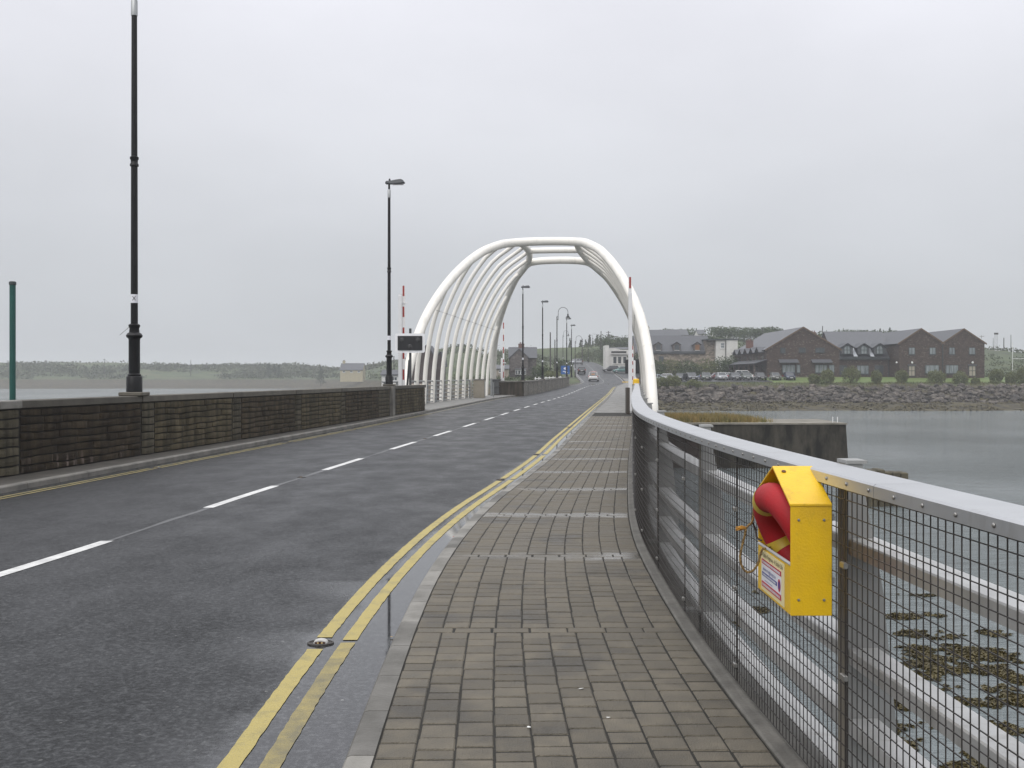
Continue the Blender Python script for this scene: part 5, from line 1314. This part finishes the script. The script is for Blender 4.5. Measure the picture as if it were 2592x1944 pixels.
# dormers of the long wing
ry = lambda py: 3.4 + (Z(py)-Z(906))/( (hz(838)*1.02-oz-Z(906))/6.55)
for i, px in enumerate((2148, 2190, 2230)):
    d = MB(); xc = X(px)*(208.4/205)+.5; w_ = .86
    d.extrude([(xc-w_-.25,2.9,Z(896)),(xc+w_+.25,2.9,Z(896)),(xc+w_+.25,2.9,Z(879)),(xc,2.9,Z(869)),(xc-w_-.25,2.9,Z(879))], (0,4.2,0)); dm = d.build('dormer', SLATE, ho)
    for s in (-1, 1): 
        sl_ = slab('dormer_roof', (xc,2.55,Z(868)),(xc+s*(w_+.55),2.55,Z(880)),(xc+s*(w_+.55),7,Z(880)),(xc,7,Z(868)), SLATE, dm, .1)
    n = 8; P = [(xc-w_*.72,2.86,Z(895)),(xc+w_*.72,2.86,Z(895)),(xc+w_*.72,2.86,Z(882))]+[(xc+w_*.72*math.cos(PI*k/n),2.86,Z(882)+w_*.72*math.sin(PI*k/n)) for k in range(1,n)]+[(xc-w_*.72,2.86,Z(882))]
    mb = MB(); mb.extrude(P, (0,.03,0)); wn = mb.build('window', CURT, dm)
    mb = MB(); mb.box(xc-.05,xc+.05,2.80,2.855,Z(895),Z(874)); mb.box(xc-w_*.7,xc+w_*.7,2.81,2.853,Z(885)-.05,Z(885)+.05)
    for a, b in zip(P, P[1:]+P[:1]): mb.tube([Vector(a)-Vector((0,.02,0)), Vector(b)-Vector((0,.02,0))], .055, 5)
    mb.build('window_frame', WINF, wn)
    if i < 2:
        x1 = xc+1.45; slab('pale_flashing', (x1-.25,2.62,Z(903)),(x1+.5,2.62,Z(903)),(x1+.3,5.0,Z(878)),(x1-.05,5.0,Z(878)), mat('lead_flashing', (.42,.44,.47), .4), ho, .17)
for a, b, nv in ((2135,2155,2),(2181,2211,3),(2226,2248,2)):
    window(ho, X(a)*1.016, X(b)*1.016, Z(947), Z(924), 3.37, nv, 1, WINF, CURT if b-a > 22 else GLASS, .1)
mb = MB(); mb.box(X(2127),X(2266),2.85,2.98,Z(906.5),Z(904.5)); mb.build('gutter', WINF, ho)
for px in (2128, 2264): mb = MB(); mb.box(X(px)-.05,X(px)+.05,3.25,3.37,-1.2,Z(906)); mb.build('downpipe', WINF, ho)
mb = MB(); mb.box(X(2375)-.06,X(2375)+.06,-2.2,-2.06,-1.2,Z(871)); mb.build('downpipe', WINF, ho)
# gables 2 and 3
for a, b in ((2290,2306),(2342,2358),(2391,2406),(2441,2457)):
    window(ho, X(a), X(b), Z(898), Z(880), -2.04, 2, 1, WINF, CURT, .1)
for a, b in ((2331,2366),(2382,2414)):
    window(ho, X(a), X(b), Z(946), Z(924), -2.04, 3, 1, WINF, CURT, .1)
for a, b in ((2289,2306),(2440,2458)):
    mb = MB(); mb.box(X(a),X(b),-2.12,-2.04,Z(952),Z(926)); dd = mb.build('door', WINF, ho)
    mb = MB(); xm = (X(a)+X(b))/2
    for s in (0, 1):
        for t in (0, 1): mb.box([X(a)+.12,xm+.06][s],[xm-.06,X(b)-.12][s],-2.145,-2.125,[Z(951),Z(938)][t],[Z(939.5),Z(927.5)][t])
    mb.build('door_pane', mat('door_glass', (.34,.30,.24), .2), dd)
    mb = MB(); mb.box(X(a)-.15,X(b)+.15,-2.3,-2.04,Z(926)+.02,Z(922.5)); mb.build('lintel', SLATE, ho)
    mb = MB(); mb.lathe([(.0001,-.22),(.15,-.15),(.21,0),(.15,.15),(.0001,.22)], 12, c=((X(a)+X(b))/2,-2.3,Z(918))); mb.build('globe_lamp', mat('lamp_globe', (.8,.8,.78), .3), ho, sm=True)
mb = MB(); mb.lathe([(.0001,-.2),(.14,-.13),(.2,0),(.14,.13),(.0001,.2)], 12, c=(X(2262),-1.6,Z(918))); mb.build('globe_lamp', MATS['lamp_globe'], ho, sm=True)
# left flank: row of five gablets, verandah roof and shop-like openings
fx = X(1941)
for i in range(5):
    y = 3.5+i*5.2; zc = Z(889)
    mb = MB(); mb.extrude([(fx-.9,y-1.5,zc),(fx-.9,y+1.5,zc),(fx-.9,y,zc+.8)], (3.0,0,0)); g_ = mb.build('gablet', STONE_H, ho)
    slab('gablet_roof', (fx-1.2,y-1.9,zc-.25),(fx-1.2,y,zc+.85),(fx+2.2,y,zc+.85),(fx+2.2,y-1.9,zc-.25), SLATE, g_, .1)
    slab('gablet_roof', (fx-1.2,y,zc+.85),(fx-1.2,y+1.9,zc-.25),(fx+2.2,y+1.9,zc-.25),(fx+2.2,y,zc+.85), SLATE, g_, .1)
    mb = MB(); mb.box(fx-.05,fx+.02,y-1.0,y+1.0,Z(938),Z(925)); mb.build('side_window', GLASS, ho)
    mb = MB(); mb.box(fx-.05,fx+.02,y-.9,y+.9,Z(912),Z(900)); mb.build('side_window', GLASS, ho)
slab('verandah_roof', (fx-2.6,-.6,Z(921)),(fx-.02,-.6,Z(911)),(fx-.02,29,Z(911)),(fx-2.6,29,Z(921)), SLATE, ho, .12)
for i in range(7):
    mb = MB(); mb.box(fx-2.5,fx-2.25,i*4.6,i*4.6+.25,-1.2,Z(922)); mb.build('verandah_post', STONE_H, ho)
mb = MB(); mb.tube([(X(2466),-2.3,Z(853)),(X(2478),-2.3,Z(852))], .05, 6); mb.tube([(X(2471),-2.3,Z(858)),(X(2471),-2.3,Z(850))], .05, 6); mb.build('aerial', FINM, ho)

# ---- old stone building with dormers, and its white extension
oy = 246; kx = oy/F
px_ = lambda p_: (p_-1296)*kx
pzz = lambda q_: EYE-(q_-HOR)*kx
ob = thing('stone_terrace', 'low stone terrace with slate roof and three small dormers behind the shrubs', 'building', (px_(1716), oy, 2.0))
cx = px_(1716)
gable_x(ob, px_(1610)-cx, px_(1798)-cx, 0, 9.5, -1.5, pzz(893)-2, pzz(851)*1.02-2, STONE_O, SLATE, .3)
mb = MB(); mb.box(px_(1610)-cx,px_(1800)-cx,-.42,-.3,pzz(892.5)-2,pzz(890)-2); mb.build('gutter', WINF, ob)
for i, p_ in enumerate((1666, 1713, 1765)):
    x = px_(p_)-cx; z0, z1, za = pzz(887)-2, pzz(872)-2, pzz(865.5)-2
    mb = MB(); mb.extrude([(x-.85,.3,z0),(x+.85,.3,z0),(x+.85,.3,z1),(x,.3,za),(x-.85,.3,z1)], (0,3.5,0)); dm = mb.build('dormer', STONE_D, ob)
    for s in (-1, 1): slab('dormer_roof', (x,.1,za+.02),(x+s*1.05,.1,z1-.1),(x+s*1.05,4,z1-.1),(x,4,za+.02), SLATE, dm, .08)
    mb = MB(); mb.box(x-.4,x+.55,.24,.28,z0+.12,z1-.05); mb.build('dormer_window', mat('boarded_orange', (.22,.10,.035), .7) if i == 2 else GLASS, dm)
    mb = MB(); mb.box(x-.5,x+.65,.1,.28,z0-.02,z0+.09); mb.build('sill', RENDER_W, dm)
window(ob, px_(1668)-cx, px_(1680)-cx, pzz(915)-2, pzz(902)-2, -.03, 2, 1, WINF, GLASS)
chimney(ob, px_(1627)-cx, 5, pzz(862)-2, pzz(834)-2, RENDER_C, .7)
ex = thing('white_extension', 'white flat-roofed extension beside the stone terrace', 'building', (px_(1830), oy-2, 2.0))
cx = px_(1830)
mb = MB(); mb.box(px_(1785)-cx,px_(1808)-cx,1.5,9,-1.5,pzz(861)-2); mb.build('side_wall', STONE_O, ex)
mb = MB(); mb.box(px_(1808)-cx+.02,px_(1832)-cx-.05,0,8,-1.5,pzz(861)-2); mb.build('wall', RENDER_W, ex)
mb = MB(); mb.box(px_(1832)-cx,px_(1862)-cx,-.3,8,-1.5,pzz(861)-2); mb.build('wall', RENDER_W, ex)
mb = MB(); mb.box(px_(1782)-cx,px_(1863)-cx,-.5,9.2,pzz(861)-2+.01,pzz(858.5)-2); mb.build('roof', WINF, ex)
mb = MB(); mb.box(px_(1831.4)-cx,px_(1832.8)-cx,-.42,-.31,-1,pzz(861)-2); mb.build('downpipe', INK, ex)
window(ex, px_(1819)-cx, px_(1830)-cx, pzz(882)-2, pzz(868)-2, -.03, 1, 2, WINW, CURT, .1)

# ---- far cottages on the hill, seen over the roofs
def cottage(label, px0, px1, pyb, pye, pyr, Y, wm, rm, ch=None, dp=8, wins=2, name='cottage'):
    k = Y/F; x0, x1 = (px0-1296)*k, (px1-1296)*k; zb = EYE-(pyb-HOR)*k; cx = (x0+x1)/2
    t = thing(name, label, 'house', (cx, Y, zb)); ze, za = EYE-(pye-HOR)*k-zb, EYE-(pyr-HOR)*(Y+dp/2)/F-zb
    gable_x(t, x0-cx, x1-cx, 0, dp, -3, ze, za, wm, rm, .3)
    for i in range(wins):
        xw = (x0-cx)+(x1-x0)*(i+.5)/wins; window(t, xw-.5, xw+.5, ze*.35, ze*.8, -.03, 2, 1, WINW, GLASS)
    if ch: chimney(t, (x0-cx)+.9, dp/2, za-.6, za+.9, ch, .5)
    return t
cottage('grey roofed cottage on the hill above the stone terrace, left one', 1636, 1722, 862, 852, 836, 330, RENDER_B, SLATE, RENDER_C)
cottage('white walled cottage half hidden by trees above the terrace', 1700, 1742, 858, 848, 835, 370, RENDER_W, SLATE)
cottage('white gabled cottage left of the wind-bent tree', 1768, 1786, 856, 846, 836, 350, RENDER_W, SLATE, wins=1)
cottage('pale roofed cottage right of the wind-bent tree', 1808, 1842, 854, 846, 836, 350, RENDER_W, SLATE_L)
cottage('yellow cottage with grey roof on the far left shore', 861, 918, 947, 936, 920, 420, RENDER_C, SLATE, RENDER_C, wins=3)
# white shed left of the arch foot
sh = cottage('white shed with dark roof left of the arch foot', 966, 1030, 972, 949, 938, 175, RENDER_W, SLATE, None, 6, 1, 'shed')
# dark stone gabled building behind the left ribs
Y = 150; k = Y/F
gb = thing('gabled_store', 'dark stone store with two steep gables behind the arch ribs', 'building', ((1075-1296)*k, Y, -1.0)); cx = (1075-1296)*k
zz = lambda q_: EYE-(q_-HOR)*k+1.0
STORE = mat('store_stone', (.050,.036,.032), .75, (.075,.056,.05), 1.8, bump=.5, bscale=5)
for a, b, ap, yo in ((1042, 1100, 873, 0), (1090, 1117, 890, .6)):
    x0, x1 = (a-1296)*k-cx, (b-1296)*k-cx; ze = zz(ap+34)
    mb = MB(); mb.extrude([(x0,yo,-3),(x1,yo,-3),(x1,yo,ze),((x0+x1)/2+.6,yo,zz(ap)),(x0,yo,ze)], (0,9,0)); mb.build('gable_wall', STORE, gb)
    xm = (x0+x1)/2+.6
    slab('roof_slope', (x0-.2,yo-.15,ze-.2),(xm,yo-.15,zz(ap)+.02),(xm,yo+9.2,zz(ap)+.02),(x0-.2,yo+9.2,ze-.2), SLATE, gb, .1)
    slab('roof_slope', (xm,yo-.15,zz(ap)+.02),(x1+.2,yo-.15,ze-.2),(x1+.2,yo+9.2,ze-.2),(xm,yo+9.2,zz(ap)+.02), SLATE, gb, .1)
# brick house with bay window left of the road
Y = 235; k = Y/F; cx = (1323-1296)*k
bh = thing('brick_house', 'dark stone house with slate gable, chimney and white bay window left of the road', 'house', (cx, Y, 1.0))
x_ = lambda p_: (p_-1296)*k-cx
z_ = lambda q_: EYE-(q_-HOR)*k-1.0
gable_x(bh, x_(1289), x_(1358), 1.5, 8.5, -2, z_(905), EYE-(880-HOR)*(Y+5)/F-1.0, STONE_D, SLATE, .3)
gable_y(bh, x_(1291), x_(1337), -1, 5, -2, z_(905), z_(884), STONE_D, SLATE, .25)
chimney(bh, x_(1320), 5, z_(886), z_(870), BRICKR, .65)
mb = MB(); mb.box(x_(1304),x_(1331),-1.8,-1.02,z_(948),z_(936)); by_ = mb.build('bay_window', WINW, bh)
for i in range(4):
    a = x_(1304)+(x_(1331)-x_(1304))*(i+.12)/4; b = x_(1304)+(x_(1331)-x_(1304))*(i+.88)/4; mb = MB(); mb.box(a,b,-1.84,-1.81,z_(947),z_(938)); mb.build('pane', GLASS, by_)
slab('bay_roof', (x_(1303),-2,z_(936)+.01),(x_(1332),-2,z_(936)+.01),(x_(1332),-1,z_(933)),(x_(1303),-1,z_(933)), SLATE, bh, .08)
cottage('low pale outhouse with grey roof left of the brick house', 1250, 1287, 948, 934, 925, 230, RENDER_B, SLATE_L, None, 6, 1, 'outhouse')
# white shop beside the hill road
Y = 262; k = Y/F; cx = (1565-1296)*k
sp_ = thing('white_shop', 'small white shop with stepped gable wall beside the hill road', 'shop', (cx, Y, 3.9))
x_ = lambda p_: (p_-1296)*k-cx
z_ = lambda q_: EYE-(q_-HOR)*k-3.9
mb = MB(); mb.box(x_(1532),x_(1541),-.6,6,-2.5,z_(874)); mb.build('gable_pier', RENDER_W, sp_)
mb = MB(); mb.extrude([(x_(1541)+.02,-.3,-2.5),(x_(1600),-.3,-2.5),(x_(1600),-.3,z_(886)),(x_(1570),-.3,z_(885)),(x_(1556),-.3,z_(881)),(x_(1541)+.02,-.3,z_(882))], (0,7,0)); mb.build('wall', RENDER_W, sp_)
mb = MB(); mb.box(x_(1547),x_(1585),-.5,-.32,z_(894),z_(889)); mb.build('fascia', INK, sp_)
mb = MB(); mb.box(x_(1546),x_(1588),-.8,-.32,z_(897),z_(894.5)); mb.build('cornice', RENDER_W, sp_)
for a, b in ((1551,1561),(1563,1573),(1576,1586)): window(sp_, x_(a), x_(b), z_(921), z_(902), -.34, 1, 1, RENDER_W, GLASS, .12)
slab('roof', (x_(1541),-.2,z_(885)),(x_(1602),-.2,z_(884)),(x_(1602),7,z_(878)),(x_(1541),7,z_(879)), SLATE, sp_, .1)
# forecourt in front of the shop
mb = MB()
for i in range(9):
    y = 212+52*i/8; mb.v += [(kerbR(y)+.1, y, roadZ(y)+.05), (kerbR(y)+10, y, roadZ(y)+.10)]
mb.f = [[2*i,2*i+1,2*i+3,2*i+2] for i in range(8)]; mb.m = [0]*8; struct(mb.build('forecourt', ASPH))
lw = thing('low_wall', 'low dark red garden wall in front of the shop forecourt', 'wall', (kerbR(205)+2.3, 200, .6), -.08)
mb = MB(); mb.box(-.2,.2,0,16,-.6,.9); mb.build('wall', BRICKR, lw); mb = MB(); mb.box(-.26,.26,-.05,16.05,.905,1.0); mb.build('coping', CONC, lw)

# white timber rail fence left of the road
wf = thing('rail_fence', 'white timber rail fence on the grass behind the far parapet', 'fence', (W(1355,955,150).x, 150, .3))
WT = mat('white_timber', (.72,.72,.70), .5)
for i in range(8):
    mb = MB(); mb.box(i*.5-.06,i*.5+.06,-.05,.05,-.3,1.25+.02*i); mb.build('post', WT, wf)
for z in (.55, 1.0):
    mb = MB(); mb.tube([(-.1,-.06,z),(3.7,-.06,z+.25)], .055, 6); mb.build('rail', WT, wf)
# blue sign and white dish
bs = thing('blue_sign', 'small blue square road sign left of the road beyond the arch', 'sign', (W(1431,933,176).x, 176, .4))
mb = MB(); mb.box(-.72,.72,-.03,.03,1.6,3.0); mb.build('panel', mat('sign_blue', (.02,.10,.32), .4), bs)
mb = MB(); mb.add([(.0+.3*math.cos(2*PI*i/10),-.034,2.55+.2*math.sin(2*PI*i/10)) for i in range(10)], [tuple(range(10))]); mb.box(-.4,.1,-.037,-.032,2.0,2.12); mb.box(-.1,.45,-.037,-.032,1.8,1.9); mb.build('symbol', LABELW, bs)
mb = MB(); mb.box(-.05,.05,.03,.12,-.6,3.0); mb.build('pole', FINM, bs)

# ------------------------------------------------------------------ vehicles
def car_meshes(kind):
    if kind == 'hatch': L, Wc, H, belt = 3.95, 1.70, 1.47, .90
    elif kind == 'saloon': L, Wc, H, belt = 4.35, 1.74, 1.43, .90
    elif kind == 'estate': L, Wc, H, belt = 4.5, 1.76, 1.50, .93
    else: L, Wc, H, belt = 4.45, 1.84, 1.80, 1.05
    h = Wc/2; mb = MB(); rings = []
    hood = belt-.16
    tl = belt-.02 if kind == 'saloon' else belt+.02
    for y, hw, zb, zt in ((-.5,.80,.42,tl-.22),(-.49,.90,.30,tl-.08),(-.44,.97,.24,tl),(-.25,1,.22,belt+.01),(.05,1,.22,belt),(.2,1,.22,belt-.02),(.36,.98,.22,hood),(.45,.93,.24,hood-.1),(.49,.82,.30,hood-.2),(.5,.70,.40,hood-.28)):
        y *= L; w_ = h*hw; m_ = (zb+zt)/2
        rings.append([(-w_*.9,y,zb),(w_*.9,y,zb),(w_,y,zb+.12),(w_*1.0,y,m_+.1),(w_*.93,y,zt-.04),(w_*.84,y,zt),(-w_*.84,y,zt),(-w_*.93,y,zt-.04),(-w_*1.0,y,m_+.1),(-w_,y,zb+.12)])
    mb.loft(rings)
    yb0, yb1 = -.47*L, .21*L; yt0, yt1 = -.36*L, .03*L
    if kind == 'saloon': yb0, yt0 = -.34*L, -.2*L
    if kind in ('estate', 'suv'): yb0, yt0 = -.485*L, -.43*L
    wb, wt = h*.86, h*.70; zb, zt = belt-.03, H-.05
    mb.loft([[(-wt-.03,yt0-.05,zt-.01),(wt+.03,yt0-.05,zt-.01),(wt+.03,yt1+.06,zt-.01),(-wt-.03,yt1+.06,zt-.01)],[(-wt,yt0,H-.01),(wt,yt0,H-.01),(wt,yt1,H-.01),(-wt,yt1,H-.01)]])
    for s in (-1, 1):
        for f_ in (0, .46, 1):
            a = Vector((s*(wb+.012), lerp(yb0, yb1, f_), zb)); b = Vector((s*(wt+.012), lerp(yt0, yt1, f_), zt)); mb.tube([a, b], .045, 5)
        mb.box(s*(h+.02)-.09, s*(h+.02)+.09, yb1-.32, yb1-.18, belt-.02, belt+.14)
    g = MB(); g.loft([[(-wb,yb0,zb),(wb,yb0,zb),(wb,yb1,zb),(-wb,yb1,zb)],[(-wt,yt0,zt),(wt,yt0,zt),(wt,yt1,zt),(-wt,yt1,zt)]])
    return dict(L=L, h=h, belt=belt, hood=hood, tl=tl, H=H, body=mb, glass=g)
CARS = {}
def car_proto(kind):
    d = car_meshes(kind); L, h = d['L'], d['h']
    bm_ = d['body'].mesh('body', RUBBER, True); gm = d['glass'].mesh('windows', CGLASS)
    for me in (bm_, gm):
        b = bmesh.new(); b.from_mesh(me); bmesh.ops.recalc_face_normals(b, faces=b.faces)
        for e_ in b.edges:
            if len(e_.link_faces) == 2 and e_.calc_face_angle(0) > R(42): e_.smooth = False
        b.to_mesh(me); b.free()
    w1 = MB(); w1.lathe([(.2,-.1),(.30,-.1),(.315,-.07),(.315,.07),(.30,.1),(.2,.1)], 18); wm = w1.mesh('wheel', RUBBER, True)
    w2 = MB(); w2.lathe([(.05,-.108),(.205,-.104),(.205,.104),(.05,.108)], 14); rm = w2.mesh('rim', mat('alloy_rim', (.4,.4,.41), .35, metal=.7))
    a = MB(); a.box(-.15,.15,-.05,.05,-.06,.06, ch=.025); hl = a.mesh('headlight', LAMPW)
    a = MB(); a.box(-.12,.12,-.05,.05,-.15,.15, ch=.03); tl = a.mesh('tail_light', LAMPR)
    a = MB(); a.box(-.26,.26,-.012,.012,-.055,.055); pl = a.mesh('number_plate', PLATE)
    a = MB(); a.box(-.5,.5,-.03,.03,-.1,.1, ch=.02); gr = a.mesh('grille', INK)
    d.update(bm=bm_, gm=gm, wm=wm, rm=rm, hl=hl, tlm=tl, pl=pl, gr=gr); return d
PAINT = {}
def paint(nm, c): 
    return mat('car_paint_'+nm, c, .22, coat=.6, metal=.15)
def car(kind, label, col, loc, rotz, group='parked cars', bar=False):
    if kind not in CARS: CARS[kind] = car_proto(kind)
    d = CARS[kind]; L, h = d['L'], d['h']
    c = thing('parked_car' if 'parked' in group else 'car', label, 'car', loc, rotz, group)
    b = put('body', d['bm'], c); b.material_slots[0].link = 'OBJECT'; b.material_slots[0].material = col
    put('windows', d['gm'], c)
    for sx in (-1, 1):
        for sy in (.31, -.30):
            wv = put('wheel', d['wm'], c, (sx*(h-.11), sy*L, .315)); wv.rotation_euler = (0, R(90), 0); put('rim', d['rm'], wv)
        put('headlight', d['hl'], c, (sx*h*.66, .462*L, d['hood']-.16)); put('tail_light', d['tlm'], c, (sx*h*.84, -.475*L, d['tl']-.14))
    put('number_plate', d['pl'], c, (0, .503*L, .42)); put('number_plate', d['pl'], c, (0, -.503*L, d['tl']-.3)); put('grille', d['gr'], c, (0, .492*L, .56))
    if bar:
        mb = MB(); mb.box(-.5,.5,-.1,.1,d['H']-.02,d['H']+.07, ch=.02); mb.build('light_bar', LAMPR, c)
        mb = MB(); mb.box(-.3,.3,-.478*L,-.468*L,1.22,1.46); mb.build('rear_marker', mat('orange_panel', (.50,.27,.15), .5), c)
        mb = MB(); mb.box(-.75,.75,-.515*L,-.49*L,.34,.52); mb.build('rear_bumper', INK, c)
    return c
P_ = dict(white=paint('white',(.70,.70,.68)), black=paint('black',(.012,.012,.013)), dgrey=paint('dark_grey',(.06,.065,.07)), silver=paint('silver',(.42,.43,.44)), green=paint('grey_green',(.10,.12,.10)), olive=paint('olive_grey',(.12,.12,.10)), blue=paint('dark_blue',(.03,.045,.09)), maroon=paint('maroon',(.08,.018,.018)), red=paint('red',(.20,.015,.018)), teal=paint('teal',(.10,.20,.19)), pale=paint('pale_blue',(.40,.47,.50)))
car('suv', 'white emergency estate with red roof light bar driving away up the road', P_['white'], (W(1503,953,203).x, 203, roadZ(203)), -.14, 'vehicles on the road', bar=True)
car('hatch', 'black hatchback driving away ahead of the white one', P_['black'], (W(1472,953,238).x, 238, roadZ(238)+.02), -.02, 'vehicles on the road')
car('estate', 'silver car coming down round the hilltop bend', P_['silver'], (W(1457,953,308).x, 308, land(W(1457,953,308).x,308)+.1), R(130), 'vehicles on the road')
Yf = 197.5
for px, kd, cn, lb in ((1750,'estate','dgrey','grey estate car facing the sea, leftmost of the front row'),(1787,'hatch','green','dark green hatchback in the front row beside the silver saloon'),(1826,'saloon','silver','silver saloon in the front row of the car park'),(1860,'saloon','dgrey','dark grey saloon right of the silver one'),(1889,'hatch','green','grey green hatchback before the big white car'),(1924,'hatch','black','black hatchback parked by the hotel corner'),(1962,'hatch','olive','olive grey car before the hotel gable'),(1998,'hatch','blue','dark blue hatchback, rightmost of the front row')):
    p = W(px, 955, Yf); car(kd, lb, P_[cn], (p.x, Yf, land(p.x, Yf)+.06), PI+rnd.uniform(-.06,.06), 'parked cars facing the sea')
Yb = 210.0
for px, kd, cn, lb, rz, Y in ((1783,'saloon','blue','dark blue saloon seen from the side in the back row',R(95),212),(1812,'saloon','maroon','maroon saloon in the back row',R(100),208),(1836,'hatch','silver','silver hatchback half hidden in the back row',R(60),211),(1858,'hatch','red','red hatchback in the back row by the hotel',R(80),213),(1889,'suv','white','large white car seen from the side behind the front row',R(-95),205),(1680,'hatch','silver','silver hatchback behind the leftmost bank bush',R(75),203),(1656,'saloon','pale','pale blue saloon beside the arch leg',R(100),199),(1722,'hatch','dgrey','dark hatchback half hidden by the bank bushes',R(150),197),(1546,'hatch','black','black car parked in front of the white shop',R(95),243),(1574,'saloon','teal','teal saloon parked in front of the white shop',R(95),240)):
    p = W(px, 955, Y); z = land(p.x, Y)+.06 if px > 1600 else roadZ(Y)+.12
    car(kd, lb, P_[cn], (p.x, Y, z), rz, 'parked cars')

# ------------------------------------------------------------------ poles, wires and pitch furniture
PW = mat('weathered_pole', (.055,.05,.045), .8)
def tpole(label, px, pyt, Y, wd=.13, arms=0, group='utility poles'):
    p = W(px, pyt, Y); zb = land(p.x, Y) if Y > 165 else SEA-1
    t = thing('utility_pole', label, 'pole', (p.x, Y, zb-.2), 0, group); h = p.z-zb+.2
    mb = MB(); mb.tube([(0,0,0),(0,0,h)], [wd, wd*.75], 8); mb.build('shaft', PW, t)
    for i in range(arms):
        mb = MB(); mb.box(-.7,.7,-.06,.06,h-.45-i*.7,h-.33-i*.7); mb.build('cross_arm', PW, t)
        mb = MB()
        for x in (-.6,0,.6): mb.lathe([(.05,h-.33-i*.7),(.06,h-.25-i*.7),(.02,h-.18-i*.7)], 6, c=(x,0,0))
        mb.build('insulator', LABELW, t)
    return p
for lb, px, py, Y, wd, ar in (('bare pole left of the swan-necked lamp',1393,841,230,.16,0),('shorter pole beside the swan-necked lamp',1404.6,860,240,.14,0),('pole on the hill between the small lamps',1473.7,857,300,.15,0),('pole above the hill road left of the cross-armed one',1521.5,838,320,.16,0),('cross-armed utility pole behind the shop trees',1540,838,330,.16,3),('tall pole just right of the arch leg',1621,782,200,.2,2),('pole on the tree belt left of the hotel roof',1930,829,310,.15,0),('pole behind the hotel chimney',2082,825,300,.16,0),('thin pole far right beyond the pitch',2541,855,330,.17,0),('tall thin mast far right beyond the pitch',2559,847,340,.12,0),('slim pole left of the floodlight mast',2514,856,345,.09,0),
                             ('leftmost far shore utility pole with cross arm',20,912,520,.16,1),('second far shore utility pole from the left',116,911,520,.16,2),('third far shore pole before the lamp post',264,908,520,.16,1),('plain far shore pole right of the lamp post',483,911,520,.16,0),('faint farthest pole on the left shore',523,918,560,.14,0),('pole behind the white shed left of the arch',997,901,250,.14,0)):
    tpole(lb, px, py, Y, wd, ar)
fm = thing('floodlight_mast', 'lattice floodlight mast beyond the right end of the hotel', 'mast', (W(2521,880,320).x, 320, land(W(2521,880,320).x,320)))
h = W(2521,846,320).z-fm.location.z
for s in (-.35,.35):
    mb = MB(); mb.tube([(s,0,0),(s,0,h)], .05, 5); mb.build('upright', FINM, fm)
for i in range(10):
    mb = MB(); mb.tube([(-.35,0,h*i/10),(.35,0,h*(i+1)/10)], .03, 4); mb.build('lattice_bar', FINM, fm)
for s in (-.5, .15):
    mb = MB(); mb.box(s,s+.5,-.2,.2,h-.1,h+.45, ch=.05); mb.build('floodlight', PW, fm)
gl_ = thing('goal_posts', 'white goal posts on the playing field at far right', 'goal posts', (W(2563,950,262).x, 262, land(W(2563,950,262).x,262)))
mb = MB(); mb.tube([(0,0,-.5),(0,0,W(2563,866,262).z-gl_.location.z)], .07, 6); mb.build('upright', WT, gl_); mb = MB(); mb.tube([(.06,0,W(2563,908,262).z-gl_.location.z),(6.4,0,W(2563,908,262).z-gl_.location.z)], .06, 6); mb.build('crossbar', WT, gl_)
mb = MB(); mb.tube([(6.46,0,-.5),(6.46,0,W(2563,866,262).z-gl_.location.z)], .07, 6); mb.build('upright', WT, gl_)
# overhead wires crossing behind the ribs
for i, (a, b) in enumerate((((1090,888),(1265,874)),((1090,892),(1265,880)),((1500,845),(1660,858)))):
    Y = 260; p0, p1 = W(*a, Y), W(*b, Y); mid = (p0+p1)/2-Vector((0,0,.5)); mb = MB(); P = [p0.lerp(mid, t)*(1-t)+mid.lerp(p1, t)*t for t in [k/10 for k in range(11)]]
    tag(mb.tube([p-p0 for p in P], .03, 4).build('overhead_wire', PW, loc=p0), ('upper overhead wire behind the arch ribs','lower overhead wire behind the arch ribs','overhead wire above the white shop')[i], 'wire', 'overhead wires')
# small litter on the paving and gutter
LIT = mat('litter_white', (.7,.7,.68), .6)
for (px, py, m_, lb) in ((1471,1745,LIT,'white paper scrap on the near pavers'),(1338,1843,LIT,'tiny white scrap in the middle of the paving'),(1540,1818,LIT,'white scrap on the paving near the fence'),(1148,1337,mat('litter_red',(.4,.02,.03),.5),'tiny red scrap in the gutter'),(992,1577,mat('litter_tan',(.45,.33,.18),.6),'tan leaf scrap in the puddle')):
    Y = F*EYE/(py-HOR); p = W(px, py, Y); mb = MB(); n = 7
    mb.v = [(.012*rnd.uniform(.6,1.3)*math.cos(2*PI*i/n), .009*rnd.uniform(.6,1.3)*math.sin(2*PI*i/n), rnd.uniform(.001,.006)) for i in range(n)]; vb = [(x,y,z+.0015) for x,y,z in mb.v]; top = list(mb.v); mb = MB(); mb.loft([top, vb])
    tag(mb.build('litter', m_, loc=(p.x, p.y, .001 if 'paving' in lb or 'pavers' in lb else -.094)), lb, 'litter', 'small litter')

# ------------------------------------------------------------------ mist
mb = MB(); mb.box(-1900, 1900, -60, 1850, -10, 27)
hm = bpy.data.materials.new('mist'); hm.use_nodes = True; t = hm.node_tree; t.nodes.clear()
vo = N(t, 'ShaderNodeVolumePrincipled'); vo.inputs['Color'].default_value = (.94,.96,1,1); vo.inputs['Density'].default_value = .00054; vo.inputs['Anisotropy'].default_value = .15
mo = N(t, 'ShaderNodeOutputMaterial'); t.links.new(vo.outputs[0], mo.inputs['Volume'])
hz_ = mb.build('haze', hm); hz_['kind'] = 'stuff'; hz_['label'] = 'thin grey sea mist over the whole scene'; hz_['category'] = 'haze'
